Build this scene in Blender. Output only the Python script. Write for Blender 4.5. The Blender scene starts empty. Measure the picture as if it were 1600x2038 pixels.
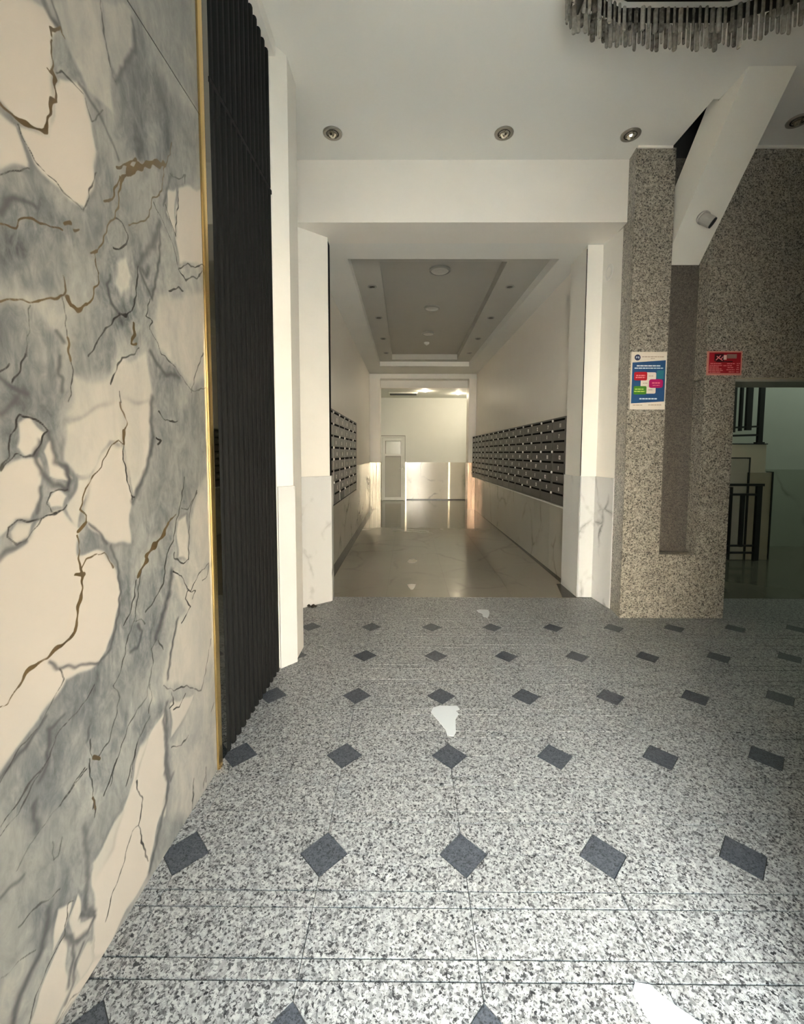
import bpy, bmesh, math, random
import numpy as np
from mathutils import Matrix, Vector

random.seed(7)
SC = bpy.context.scene
COL = SC.collection

# ------------------------------------------------------------------ camera
cam_data = bpy.data.cameras.new('camera')
cam = bpy.data.objects.new('camera', cam_data)
COL.objects.link(cam)
cam_data.sensor_fit = 'HORIZONTAL'
cam_data.sensor_width = 36.0
cam_data.lens = 848.19 / 1600.0 * 36.0
cam_data.shift_x = (800.0 - 806.04) / 1600.0
cam_data.shift_y = (959.37 - 1019.0) / 1600.0
cam_data.clip_start = 0.05
_yaw, _pit, _rol = 5.63486e-3, 6.80408652e-02, 2.42152e-3
_r = Vector((math.cos(_yaw), math.sin(_yaw), 0))
_f0 = Vector((-math.sin(_yaw), math.cos(_yaw), 0))
_z = Vector((0, 0, 1))
_fw = math.cos(_pit) * _f0 - math.sin(_pit) * _z
_up = math.sin(_pit) * _f0 + math.cos(_pit) * _z
_r2 = math.cos(_rol) * _r + math.sin(_rol) * _up
_u2 = -math.sin(_rol) * _r + math.cos(_rol) * _up
M3 = Matrix((_r2, _u2, -_fw)).transposed()
cam.matrix_world = Matrix.Translation((0, 0, 1.5)) @ M3.to_4x4()
SC.camera = cam

# ------------------------------------------------------------------ world: daylight of the street behind the camera
SKY = 6.0
world = bpy.data.worlds.new('world'); SC.world = world
world.use_nodes = True
wn = world.node_tree.nodes; wl = world.node_tree.links
wn['Background'].inputs['Color'].default_value = (0.74, 0.90, 1.0, 1)
wn['Background'].inputs['Strength'].default_value = SKY

# portal in the street entrance (guides sky sampling only, gives no light itself)
EX0, EX1, EZ1, EY = -0.14, 1.00, 2.55, -0.25
pd = bpy.data.lights.new('entrance_portal', 'AREA')
pd.shape = 'RECTANGLE'; pd.size = EX1 - EX0; pd.size_y = EZ1
pd.cycles.is_portal = True
po = bpy.data.objects.new('entrance_portal', pd); COL.objects.link(po)
po.location = ((EX0 + EX1) / 2, EY - .38, EZ1 / 2)
po.rotation_euler = (math.radians(90), 0, 0)   # emits towards +Y

# the sun stands behind the building and lights the added house fronts across the street
sd = bpy.data.lights.new('sun', 'SUN'); sd.energy = 36.0; sd.color = (1.0, .95, .86); sd.angle = .01
so = bpy.data.objects.new('sun', sd); COL.objects.link(so); so.location = (0, 5, 12)
so.rotation_euler = (math.radians(-48), 0, math.radians(12))

SC.view_settings.view_transform = 'Standard'
SC.view_settings.look = 'None'
SC.view_settings.exposure = 2.65
SC.view_settings.gamma = 1.0
SC.view_settings.use_curve_mapping = False

# ------------------------------------------------------------------ mesh helper
class MB:
    def __init__(s): s.v = []; s.f = []
    def add(s, vs, fs):
        n = len(s.v); s.v += [tuple(p) for p in vs]; s.f += [tuple(i + n for i in f) for f in fs]; return s
    def box(s, x0, x1, y0, y1, z0, z1):
        return s.add([(x0,y0,z0),(x1,y0,z0),(x1,y1,z0),(x0,y1,z0),(x0,y0,z1),(x1,y0,z1),(x1,y1,z1),(x0,y1,z1)],
                     [(0,3,2,1),(4,5,6,7),(0,1,5,4),(1,2,6,5),(2,3,7,6),(3,0,4,7)])
    def loft(s, a, b):                     # two loops of equal length, closed solid
        n = len(a)
        return s.add(list(a) + list(b), [tuple(reversed(range(n))), tuple(range(n, 2*n))] +
                     [(i, (i+1) % n, n + (i+1) % n, n + i) for i in range(n)])
    def prism(s, poly, z0, z1):
        return s.loft([(x, y, z0) for x, y in poly], [(x, y, z1) for x, y in poly])
    def tube(s, p0, p1, r, n=10, r1=None):
        p0 = Vector(p0); p1 = Vector(p1); d = (p1 - p0).normalized()
        u = d.orthogonal().normalized(); w = d.cross(u); r1 = r if r1 is None else r1
        a = [p0 + r * (math.cos(t) * u + math.sin(t) * w) for t in [2*math.pi*i/n for i in range(n)]]
        b = [p1 + r1 * (math.cos(t) * u + math.sin(t) * w) for t in [2*math.pi*i/n for i in range(n)]]
        return s.loft(a, b)
    def lathe(s, prof, c=(0,0,0), n=20, m=None):   # prof [(r,z)] about local z
        m = m or Matrix.Identity(3); c = Vector(c); k = len(prof); vs = []
        for i in range(n):
            t = 2*math.pi*i/n
            for r, z in prof: vs.append(c + m @ Vector((r*math.cos(t), r*math.sin(t), z)))
        fs = []
        for i in range(n):
            j = (i+1) % n
            for q in range(k-1): fs.append((i*k+q, j*k+q, j*k+q+1, i*k+q+1))
        fs.append(tuple(i*k for i in reversed(range(n)))); fs.append(tuple(i*k+k-1 for i in range(n)))
        return s.add(vs, fs)
    def mesh(s, name, mat, org=(0,0,0), smooth=False):
        me = bpy.data.meshes.new(name)
        o = Vector(org)
        me.from_pydata([tuple(Vector(p) - o) for p in s.v], [], s.f); me.update()
        bm = bmesh.new(); bm.from_mesh(me); bmesh.ops.recalc_face_normals(bm, faces=bm.faces[:]); bm.to_mesh(me); bm.free()
        if mat: me.materials.append(mat)
        if smooth:
            for p in me.polygons: p.use_smooth = True
        return me
    def build(s, name, mat, parent=None, org=None, smooth=False, bevel=0):
        if parent is not None: org = world_loc(parent)
        if org is None:
            a = np.array(s.v); org = ((a[:,0].min()+a[:,0].max())/2, (a[:,1].min()+a[:,1].max())/2, a[:,2].min())
        ob = bpy.data.objects.new(name, s.mesh(name, mat, org, smooth)); COL.objects.link(ob)
        if parent is not None: ob.parent = parent
        else: ob.location = org
        if bevel:
            md = ob.modifiers.new('bevel', 'BEVEL'); md.width = bevel; md.segments = 2; md.limit_method = 'ANGLE'
        return ob

def world_loc(o):
    v = Vector(o.location)
    while o.parent: o = o.parent; v = v + Vector(o.location)
    return v
def put(name, mesh, loc, parent=None, rot=0):
    o = bpy.data.objects.new(name, mesh); COL.objects.link(o)
    o.location = Vector(loc) - (world_loc(parent) if parent else Vector((0,0,0)))
    if rot: o.rotation_euler = (0, 0, rot)
    if parent: o.parent = parent
    return o
def thing(name, label, cat, loc=(0,0,0), group=None, rotz=0):
    o = bpy.data.objects.new(name, None); COL.objects.link(o); o.location = loc; o.rotation_euler = (0,0,rotz)
    o.empty_display_size = 0.1
    return tag(o, label, cat, group)
def tag(o, label, cat, group=None):
    o['label'] = label; o['category'] = cat
    if group: o['group'] = group
    return o
def struct(o, label=None, cat=None):
    o['kind'] = 'structure'
    if label: o['label'] = label
    if cat: o['category'] = cat
    return o

# ------------------------------------------------------------------ materials
class N:
    def __init__(s, name):
        s.m = bpy.data.materials.new(name); s.m.use_nodes = True
        s.t = s.m.node_tree; s.b = s.t.nodes['Principled BSDF']
    def n(s, typ, **kw):
        x = s.t.nodes.new(typ)
        for k, v in kw.items():
            if k in x.inputs.keys() if hasattr(x.inputs, 'keys') else False: s.set(x.inputs[k], v)
            else: setattr(x, k, v)
        return x
    def set(s, sock, v):
        if isinstance(v, bpy.types.NodeSocket): s.t.links.new(v, sock)
        else: sock.default_value = v
    def math(s, op, a, b=0.0, clamp=False):
        x = s.t.nodes.new('ShaderNodeMath'); x.operation = op; x.use_clamp = clamp
        s.set(x.inputs[0], a); s.set(x.inputs[1], b); return x.outputs[0]
    def ramp(s, fac, stops, interp='LINEAR'):
        x = s.t.nodes.new('ShaderNodeValToRGB'); x.color_ramp.interpolation = interp
        e = x.color_ramp.elements
        while len(e) < len(stops): e.new(0.5)
        for i, (p, c) in enumerate(stops):
            e[i].position = p; e[i].color = tuple(c) + (1,) if len(c) == 3 else c
        s.set(x.inputs[0], fac); return x.outputs[0]
    def mix(s, fac, a, b, blend='MIX'):
        x = s.t.nodes.new('ShaderNodeMix'); x.data_type = 'RGBA'; x.blend_type = blend
        s.set(x.inputs[0], fac)
        s.set(x.inputs[6], a if isinstance(a, bpy.types.NodeSocket) else tuple(a) + (1,))
        s.set(x.inputs[7], b if isinstance(b, bpy.types.NodeSocket) else tuple(b) + (1,)); return x.outputs[2]
    def pos(s): return s.t.nodes.new('ShaderNodeNewGeometry').outputs['Position']
    def noise(s, vec, scale, detail=2, rough=.5, dist=0.0):
        x = s.t.nodes.new('ShaderNodeTexNoise'); s.set(x.inputs['Vector'], vec)
        x.inputs['Scale'].default_value = scale; x.inputs['Detail'].default_value = detail
        x.inputs['Roughness'].default_value = rough; x.inputs['Distortion'].default_value = dist
        return x.outputs['Fac']
    def vor(s, vec, scale, feature='F1', out='Color', rnd=1.0):
        x = s.t.nodes.new('ShaderNodeTexVoronoi'); x.feature = feature; s.set(x.inputs['Vector'], vec)
        x.inputs['Scale'].default_value = scale; x.inputs['Randomness'].default_value = rnd
        return x.outputs[out]
    def bump(s, h, strength=.2, dist=.002):
        x = s.t.nodes.new('ShaderNodeBump'); x.inputs['Strength'].default_value = strength; x.inputs['Distance'].default_value = dist
        s.set(x.inputs['Height'], h); s.t.links.new(x.outputs[0], s.b.inputs['Normal'])
    def fin(s, col=None, rough=.5, metal=0, spec=.5, **kw):
        if col is not None: s.set(s.b.inputs['Base Color'], col if isinstance(col, bpy.types.NodeSocket) else tuple(col) + (1,))
        s.set(s.b.inputs['Roughness'], rough); s.b.inputs['Metallic'].default_value = metal
        s.b.inputs['Specular IOR Level'].default_value = spec
        for k, v in kw.items(): s.set(s.b.inputs[k.replace('_', ' ')], v)
        return s.m
    def scaled(s, vec, sx, sy, sz):
        x = s.t.nodes.new('ShaderNodeVectorMath'); x.operation = 'MULTIPLY'
        s.set(x.inputs[0], vec); x.inputs[1].default_value = (sx, sy, sz); return x.outputs[0]
    def addv(s, a, b):
        x = s.t.nodes.new('ShaderNodeVectorMath'); x.operation = 'ADD'; s.set(x.inputs[0], a); s.set(x.inputs[1], b); return x.outputs[0]

def plain(name, col, rough=.6, metal=0, spec=.5, var=.06, scale=3.0, **kw):
    k = N(name); f = k.noise(k.pos(), scale, 4, .6)
    c = k.mix(f, [max(0, x*(1-var)) for x in col], [min(1, x*(1+var)) for x in col])
    return k.fin(c, rough, metal, spec, **kw)

def granite(name, white, light, mid, dark, scale=95.0, rough=.3, spec=.5):
    k = N(name); p = k.pos()
    wob = k.t.nodes.new('ShaderNodeTexNoise'); k.set(wob.inputs['Vector'], p); wob.inputs['Scale'].default_value = scale * .8; wob.inputs['Detail'].default_value = 2
    off = k.t.nodes.new('ShaderNodeVectorMath'); off.operation = 'SCALE'; k.set(off.inputs[0], wob.outputs['Color']); off.inputs['Scale'].default_value = 1.6/scale
    q = k.addv(p, off.outputs[0])
    cells = k.vor(q, scale)
    sep = k.t.nodes.new('ShaderNodeSeparateColor'); k.set(sep.inputs[0], cells)
    base = k.ramp(sep.outputs[0], [(0, white), (.5, light), (.76, mid), (.91, dark)], 'CONSTANT')
    base = k.mix(k.math('MULTIPLY', sep.outputs[1], .5), base, light)
    blot = k.ramp(k.noise(q, scale*.85, 3, .65, .4), [(.405, (1,1,1)), (.445, (0,0,0))])
    base = k.mix(k.math('MULTIPLY', blot, .9), base, dark)
    soft = k.ramp(k.noise(p, scale*.28, 3, .6), [(.38, (.72,.72,.72)), (.62, (1,1,1))])
    base = k.mix(1.0, base, soft, 'MULTIPLY')
    big = k.noise(p, 2.2, 3)
    oi = k.t.nodes.new('ShaderNodeObjectInfo')
    lum = k.math('ADD', k.math('MULTIPLY', big, .2), k.math('ADD', k.math('MULTIPLY', oi.outputs['Random'], .07), .865))
    base = k.mix(1.0, base, k.ramp(lum, [(0, (0,0,0)), (1, (1,1,1))]), 'MULTIPLY')
    return k.fin(base, k.math('ADD', k.math('MULTIPLY', k.noise(p, 9, 3), .12), rough - .06), 0, spec)

def veined(name, white=(.80,.78,.73), grey=(.42,.41,.39), rough=.12, scale=1.0, warm=(.75,.70,.62)):
    k = N(name); p = k.pos()
    w = k.noise(p, 1.3*scale, 4, .6)
    ofs = k.t.nodes.new('ShaderNodeTexNoise'); k.set(ofs.inputs['Vector'], p); ofs.inputs['Scale'].default_value = 1.6*scale; ofs.inputs['Detail'].default_value = 5
    sc = k.t.nodes.new('ShaderNodeVectorMath'); sc.operation = 'SCALE'; k.set(sc.inputs[0], ofs.outputs['Color']); sc.inputs['Scale'].default_value = .55/scale
    q = k.addv(k.scaled(p, 1.0, 1.0, .62), sc.outputs[0])
    e = k.vor(q, 1.25*scale, 'DISTANCE_TO_EDGE', 'Distance')
    vein = k.ramp(e, [(0, (1,1,1)), (.012, (.55,.55,.55)), (.05, (0,0,0))])
    fade = k.ramp(k.noise(p, 1.9*scale, 3), [(.44, (0,0,0)), (.62, (1,1,1))])
    c = k.mix(w, white, warm)
    c = k.mix(k.math('MULTIPLY', vein, k.math('MULTIPLY', fade, .9)), c, grey)
    return k.fin(c, rough, 0, .5)

PLASTER = plain('plaster_wall', (.86,.82,.75), .55, var=.04)
CEILM = plain('plaster_ceiling', (.85,.82,.76), .7, var=.03, scale=1.2)
CREAMW = plain('cream_wall', (.88,.82,.74), .5, var=.04)
CORRW = plain('corridor_wall', (.92,.86,.78), .5, var=.03)
LEDGEM = plain('light_trim', (.78,.75,.70), .4)
FARW = plain('pale_wall', (.74,.74,.68), .6, var=.03)
VOID_SHADE = plain('void_shade', (.03,.03,.03), .9)  # near-black colour stands in for the shade inside the ceiling slot
GOLD = plain('gold_trim', (.80,.58,.25), .22, metal=1)
MIRR = plain('polished_dark', (.20,.19,.16), .04, metal=1)
SLATM = plain('black_slat', (.011,.011,.0105), .7, spec=.14)
SLATB = plain('black_backing', (.004,.004,.004), .8, spec=.1)
BLACK = plain('black_metal', (.008,.008,.008), .45)
GROUT = plain('grout', (.045,.043,.04), .8)
GRAN_F = granite('floor_granite', (.47,.47,.46), (.32,.32,.315), (.15,.15,.15), (.018,.018,.02), 138, .40, .3)
GRAN_W = granite('wall_granite', (.54,.49,.41), (.38,.34,.275), (.20,.175,.14), (.026,.023,.019), 108, .3)
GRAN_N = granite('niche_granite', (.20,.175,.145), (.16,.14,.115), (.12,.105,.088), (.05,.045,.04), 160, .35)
GRAN_D = granite('diamond_granite', (.098,.107,.125), (.08,.088,.102), (.058,.064,.074), (.028,.031,.036), 190, .40, .3)
MARB = veined('wainscot_marble', (.72,.72,.71), (.26,.25,.245), .14, .9, (.66,.65,.62))
MARB_F = veined('corridor_marble', (.25,.225,.18), (.18,.16,.128), .12, 1.0, (.225,.20,.16))
MARB_C = veined('corridor_wall_marble', (.45,.42,.36), (.22,.20,.165), .16, 1.1, (.40,.37,.31))
MARB_P = veined('portal_marble', (.69,.69,.68), (.17,.165,.16), .18, 1.55, (.64,.63,.61))
MARB_G = veined('green_marble', (.34,.37,.31), (.16,.18,.15), .16, .8, (.30,.33,.27))
MARB_D = veined('dark_floor_marble', (.16,.155,.12), (.06,.06,.045), .14, 1.2, (.13,.125,.10))
SKIRT = plain('dark_floor_band', (.028,.021,.016), .25)

# ------------------------------------------------------------------ floor of the hall: granite strips and dark diamonds
D, DX0, DY0 = .52232, .2127, .9776
floor = struct(MB().box(-1.6, 4.7, EY, 4.36, -.12, -.006).build('floor', GROUT),
               'speckled grey granite floor with rows of dark diamond insets', 'floor')
J = .0013; H = .0029; d = .17 * D
def tile_mesh(name, poly, mat):
    b = MB(); n = len(poly); ch = .0
    cx = sum(p[0] for p in poly)/n; cy = sum(p[1] for p in poly)/n
    ins = [(x - math.copysign(min(ch, abs(x-cx)), x-cx), y - math.copysign(min(ch, abs(y-cy)), y-cy)) for x, y in poly]
    lo = [(x, y, -.006) for x, y in poly]; mi = [(x, y, -.001) for x, y in poly]; hi = [(x, y, 0) for x, y in ins]
    vs = lo + mi + hi
    fs = [tuple(range(2*n, 3*n))]
    for a in (0, n):
        fs += [(a+i, a+(i+1) % n, a+n+(i+1) % n, a+n+i) for i in range(n)]
    b.add(vs, fs)
    return b.mesh(name, mat)
h26 = .26*D
upper = tile_mesh('corner_cut_tile', [(d+J,H*.6),(D-d-J,H*.6),(D-J,d+J),(D-J,h26-H),(J,h26-H),(J,d+J)], GRAN_F)
lower = tile_mesh('corner_cut_tile', [(J,-h26+H),(D-J,-h26+H),(D-J,-d-J),(D-d-J,-H*.6),(d+J,-H*.6),(J,-d-J)], GRAN_F)
n0, n1, n2 = .26*D, .363*D, .637*D
strip = tile_mesh('strip_tile', [(J,n0+H),(D-J,n0+H),(D-J,n1-H),(J,n1-H)], GRAN_F)
strip2 = tile_mesh('strip_tile', [(J,n2+H),(D-J,n2+H),(D-J,.74*D-H),(J,.74*D-H)], GRAN_F)
wide = tile_mesh('wide_tile', [(J,n1+H),(D-J,n1+H),(D-J,n2-H),(J,n2-H)], GRAN_F)
last = tile_mesh('long_tile', [(J,n1+J),(D-J,n1+J),(D-J,4.356-(DY0+5*D)-J),(J,4.356-(DY0+5*D)-J)], GRAN_F)
dj = d - J
dia = tile_mesh('dark_diamond', [(0,-dj),(dj,0),(0,dj),(-dj,0)], GRAN_D)
rest = MB()
def drop(me, x, y):
    rest.add([(v.co.x + x, v.co.y + y, v.co.z) for v in me.vertices], [tuple(p.vertices) for p in me.polygons])
def seen(x, y): return y > .78 and x < (y+.3)*.99 and x + D > -(y+.3)*1.0
for j in range(-4, 6):
    for i in range(-3, 9):
        x, y = DX0 + i*D, DY0 + j*D
        ps = [('granite_tile', lower, -.2), ('granite_tile', upper, .2), ('granite_strip', strip, .16)]
        ps += [('granite_strip', strip2, .3), ('granite_tile', wide, .26)] if j < 5 else [('granite_tile', last, .5)]
        if x > 4.2: continue
        for nm, me, dy in ps:
            if seen(x, y + dy) and x > -1.2:
                put(nm, me, (x, y, 0), floor)
            elif y > EY + .3: drop(me, x, y)
        if x > -1.0 and y > .8 and x < y + .2: put('diamond_tile', dia, (x, y, 0), floor)
        elif y > EY + .3:
            pass
rs = rest.build('granite_paving', GRAN_F, floor); rs['kind'] = 'stuff'

# ------------------------------------------------------------------ left wall: book-veined marble slab, gold trim, black slats
def wx(y): return -.923 + .0143*y
wallL = struct(MB().prism([(wx(EY)-.02, EY), (wx(EY)-.3, EY), (-1.25, 3.2), (wx(3.2)-.02, 3.2)], 0, 4.1).build('wall_left', SLATB),
               'wall faced with veined marble slab and black vertical slats', 'wall')
VEINS="""
g 5 971,2271 998,2278 1016,2273 1033,2268 1056,2275 1083,2287 1108,2294 1118,2303 1128,2339 1136,2371 1141,2391 1156,2405 1152,2433 1156,2455 1149,2464
g 2 1149,2464 1149,2506 1151,2546
g 3 1133,2462 1141,2457 1150,2458
g 3 1147,2552 1148,2567 1164,2576 1181,2601 1183,2592 1192,2591
s 3 1181,2601 1172,2617 1159,2647
d 2 1160,2473 1177,2489 1203,2496 1233,2496 1250,2492 1283,2443 1326,2508
s 5 1237,2512 1265,2503 1309,2490 1356,2451 1388,2415
g 11 1638,2559 1564,2512 1485,2451 1423,2390
g 5 1423,2390 1397,2350 1386,2320
g 4 1476,2467 1425,2418 1381,2382
g 3 1393,2360 1363,2301 1353,2271 1335,2253 1314,2244
g 2 1386,2320 1379,2269 1358,2222 1326,2182 1311,2141 1293,2104 1268,2075 1266,2053 1280,2025 1279,2002 1261,1973 1252,1942 1228,1918
g 5 1252,2068 1276,2084
g 5 1228,1918 1191,1888 1171,1892 1159,1915
d 3 1358,2222 1394,2223 1420,2200 1409,2164 1370,2133 1348,2127
g 2 1423,2235 1474,2265 1518,2294 1542,2333 1557,2388 1606,2429 1628,2483 1637,2538 1680,2622 1697,2676
g 2 953,1991 981,2007 1000,2015 1017,2014 1030,2037 1044,2054 1074,2063 1108,2070 1138,2076 1154,2081
g 4 1164,2099 1182,2113
g 3 1194,2103 1212,2112
g 2 943,1827 970,1836 1029,1859 1067,1867 1102,1887 1133,1901 1149,1914 1155,1943 1152,1960
d 2 1145,1909 1149,1860 1155,1800
g 5 1154,1805 1156,1765 1163,1745
d 2 1163,1745 1165,1709 1148,1634
d 3 1309,1708 1338,1758 1363,1797 1426,1823 1453,1846
d 3 1226,1772 1259,1816 1281,1850 1320,1885 1357,1926 1395,1944
g 6 1432,1924 1430,1891 1413,1855 1438,1858
d 3 1729,2537 1733,2488 1714,2411 1703,2339
d 5 1642,2415 1678,2363 1703,2336
d 3 1568,2380 1625,2343 1686,2287 1717,2219 1785,2264 1849,2279 1928,2325
d 4 1716,2216 1766,2194 1814,2228 1862,2236 1908,2291
d 5 1642,2106 1712,2143 1748,2145
s 14 1600,2330 1559,2241 1488,2156 1465,2120 1506,2112 1525,2139
d 4 1465,2120 1449,2031 1436,1982 1395,1937 1358,1932
s 6 1475,2112 1514,2062 1535,2043 1563,2114 1592,2209 1599,2316
d 3 1676,2548 1745,2569 1791,2613 1782,2576
s 5 1690,2557 1660,2496 1629,2408
d 3 1530,1960 1517,1929 1550,1903 1577,1861 1659,1835 1785,1756 1834,1763 1904,1786
d 3 1784,1748 1821,1827 1895,1934
s 9 1512,1853 1556,1814 1603,1788 1670,1800 1691,1796
d 3 1338,2824 1339,2782 1349,2736 1362,2681 1381,2646 1393,2643
s 8 1393,2643 1435,2726 1477,2799 1499,2837 1484,2908
d 2 1040,2260 1063,2228 1083,2205 1128,2196 1176,2181 1230,2172 1246,2200 1264,2253 1290,2307
d 1 960,2097 988,2118 1017,2141 1065,2175
s 9 1131,2620 1153,2599 1171,2597
d 2 931,1650 959,1674 982,1698
s 6 961,1663 986,1650 1028,1635
d 2 987,1659 1014,1705 1024,1732
s 5 1118,1811 1139,1791
s 5 1124,1752 1120,1701 1132,1693 1124,1661
d 2 1347,1690 1349,1658
s 12 1481,2539 1512,2541 1488,2487
s 6 982,2031 1014,2083 1044,2096 1076,2095
d 2 1524,2038 1498,1970 1530,1960
d 1 1044,1855 1037,1779 1026,1730
s 5 1329,2034 1315,1999 1324,1956 1358,1932
g 2 886,941 912,931 930,927 956,950
g 5 956,950 983,974 1010,984 1038,980 1075,994 1108,1000 1132,1012 1138,1054 1151,1094 1163,1123 1162,1157
g 3 1162,1157 1157,1186 1156,1225 1155,1270
g 5 1159,1283 1189,1302
g 2 1189,1302 1190,1319 1170,1344 1175,1366 1191,1397 1211,1424 1252,1456 1279,1497 1306,1524 1333,1534 1355,1528
g 6 1355,1528 1362,1566
g 3 1362,1566 1378,1595 1361,1628 1345,1657
g 6 1138,1167 1165,1156
g 2 1163,1179 1182,1197 1220,1204 1252,1200 1286,1145
d 3 1355,1528 1352,1478 1363,1434 1374,1382 1387,1348
d 6 1382,1359 1397,1354
s 3 1196,1298 1232,1266 1262,1225
g 3 1637,1260 1582,1231
g 10 1582,1231 1555,1198 1493,1168 1452,1142
g 8 1451,1128 1401,1087
d 2 1451,1139 1411,1084 1397,1028 1371,943 1340,910 1318,855 1296,807 1264,784 1283,744 1287,729 1266,678 1232,624 1183,602
d 3 1390,1077 1376,1021 1354,977 1323,949
d 2 1371,943 1406,932 1427,914
g 5 1168,622 1190,598
d 2 1161,678 1165,625
d 2 1153,616 1158,571 1165,505 1159,474
d 4 1710,1398 1674,1294 1635,1222 1617,1163 1569,1121 1553,1065 1543,1016 1480,971 1434,953
d 4 1808,1337 1747,1269 1737,1221 1719,1060 1681,1054 1613,1095 1621,1116
d 3 1680,1277 1724,1268 1807,1329
s 17 1597,1046 1579,974 1523,889 1484,833
d 5 1610,1042 1664,1011 1704,941 1726,926
d 3 1727,930 1803,979 1893,1003 1871,941 1827,941
d 3 1740,888 1766,913 1704,933 1687,906 1722,860 1652,822
d 3 1483,825 1459,808 1461,749 1441,709 1416,652 1372,637 1321,615 1281,564 1234,510 1206,476
d 3 1495,820 1528,768
d 3 1423,591 1448,633 1440,688
d 3 1433,577 1366,530 1321,460 1300,424
d 3 1520,636 1582,585 1665,554 1789,461 1827,516 1891,650
d 3 1568,585 1579,532 1552,532
d 3 1664,521 1618,499 1577,509
s 13 1527,540 1526,433 1519,321 1536,269
d 4 1555,373 1622,333 1675,338
d 3 1811,87 1780,20
d 3 1700,103 1689,43
d 3 1902,344 1871,316
d 4 1528,1553 1563,1540 1538,1529
s 12 1514,1691 1504,1621 1510,1539 1464,1436 1419,1378 1391,1341
d 3 1552,1647 1593,1618 1673,1620
d 2 946,1462 966,1488 971,1524 1002,1589 1043,1579 1075,1557 1044,1512 1032,1492 1005,1488 983,1495
s 8 1051,1526 1037,1492 1051,1448 1084,1416 1127,1403 1138,1428 1124,1461 1094,1477 1088,1527 1078,1552
d 2 1127,1403 1077,1397 1060,1368 1074,1347 1110,1349 1124,1361
d 2 1110,1349 1050,1335 1027,1334 981,1339 958,1327 952,1305 972,1287 998,1291 1026,1314 1047,1336
s 6 919,1254 957,1277 998,1289
d 2 983,1495 946,1458
s 9 954,1585 983,1606 994,1625
s 5 1049,1414 1034,1352
s 3 1043,967 1066,940 1122,916 1185,893 1208,881
d 1 1072,937 1088,901 1006,825 957,809 901,761 873,748
d 2 1189,826 1157,800 1107,786 1048,765 1031,725 971,704 938,678 895,664
s 3 1079,806 1033,797
d 2 1138,610 1068,587 1055,577
s 3 1278,1215 1301,1166 1307,1127 1312,1063 1299,991 1258,902 1208,878
s 7 1033,797 1021,711 997,688
s 4 1150,683 1163,720
s 5 1390,922 1409,893 1386,849 1346,848
s 7 1626,849 1579,751 1546,652
d 3 1352,403 1353,362 1379,312 1364,274 1354,244 1363,179
d 5 1363,179 1380,110 1395,72
d 2 1354,244 1318,255 1293,224 1260,172 1223,148 1208,123 1186,88
d 2 1154,628 1159,554 1167,494 1167,441
g 5 1163,507 1167,465
d 1 1147,605 1077,585 1026,572 962,557 927,524
d 1 1360,529 1322,432
d 1 1262,547 1231,485
s 11 1535,560 1512,513 1526,412 1509,313 1527,267 1513,204 1480,159 1437,89 1397,34
s 10 1558,261 1542,255
s 10 1126,450 1128,391 1132,320 1122,254 1111,223 1146,164
d 2 1034,356 1013,362 956,389 923,387
s 13 1005,345 995,309 978,261 946,243 912,224 894,179
d 2 1079,279 1058,289 1050,244 1043,220 1008,207 983,194 955,169 930,125
s 8 1043,220 1071,163 1120,136 1145,150 1124,190 1102,210
s 6 1071,163 1063,113 1044,69
s 6 1102,120 1073,105 1059,49 1036,33
d 3 1703,126 1699,59 1683,3
d 3 1811,99 1807,28
d 1 1192,-18 1159,-27 1051,21 1015,18 986,24
d 2 1022,503 1025,448 1040,450 1050,485
s 4 901,770 961,797 1024,834
d 1 893,643 940,654 975,694 1031,725
s 11 981,641 976,605 985,572
d 1 872,318 917,306 962,282
s 3 884,502 942,497
"""
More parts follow.
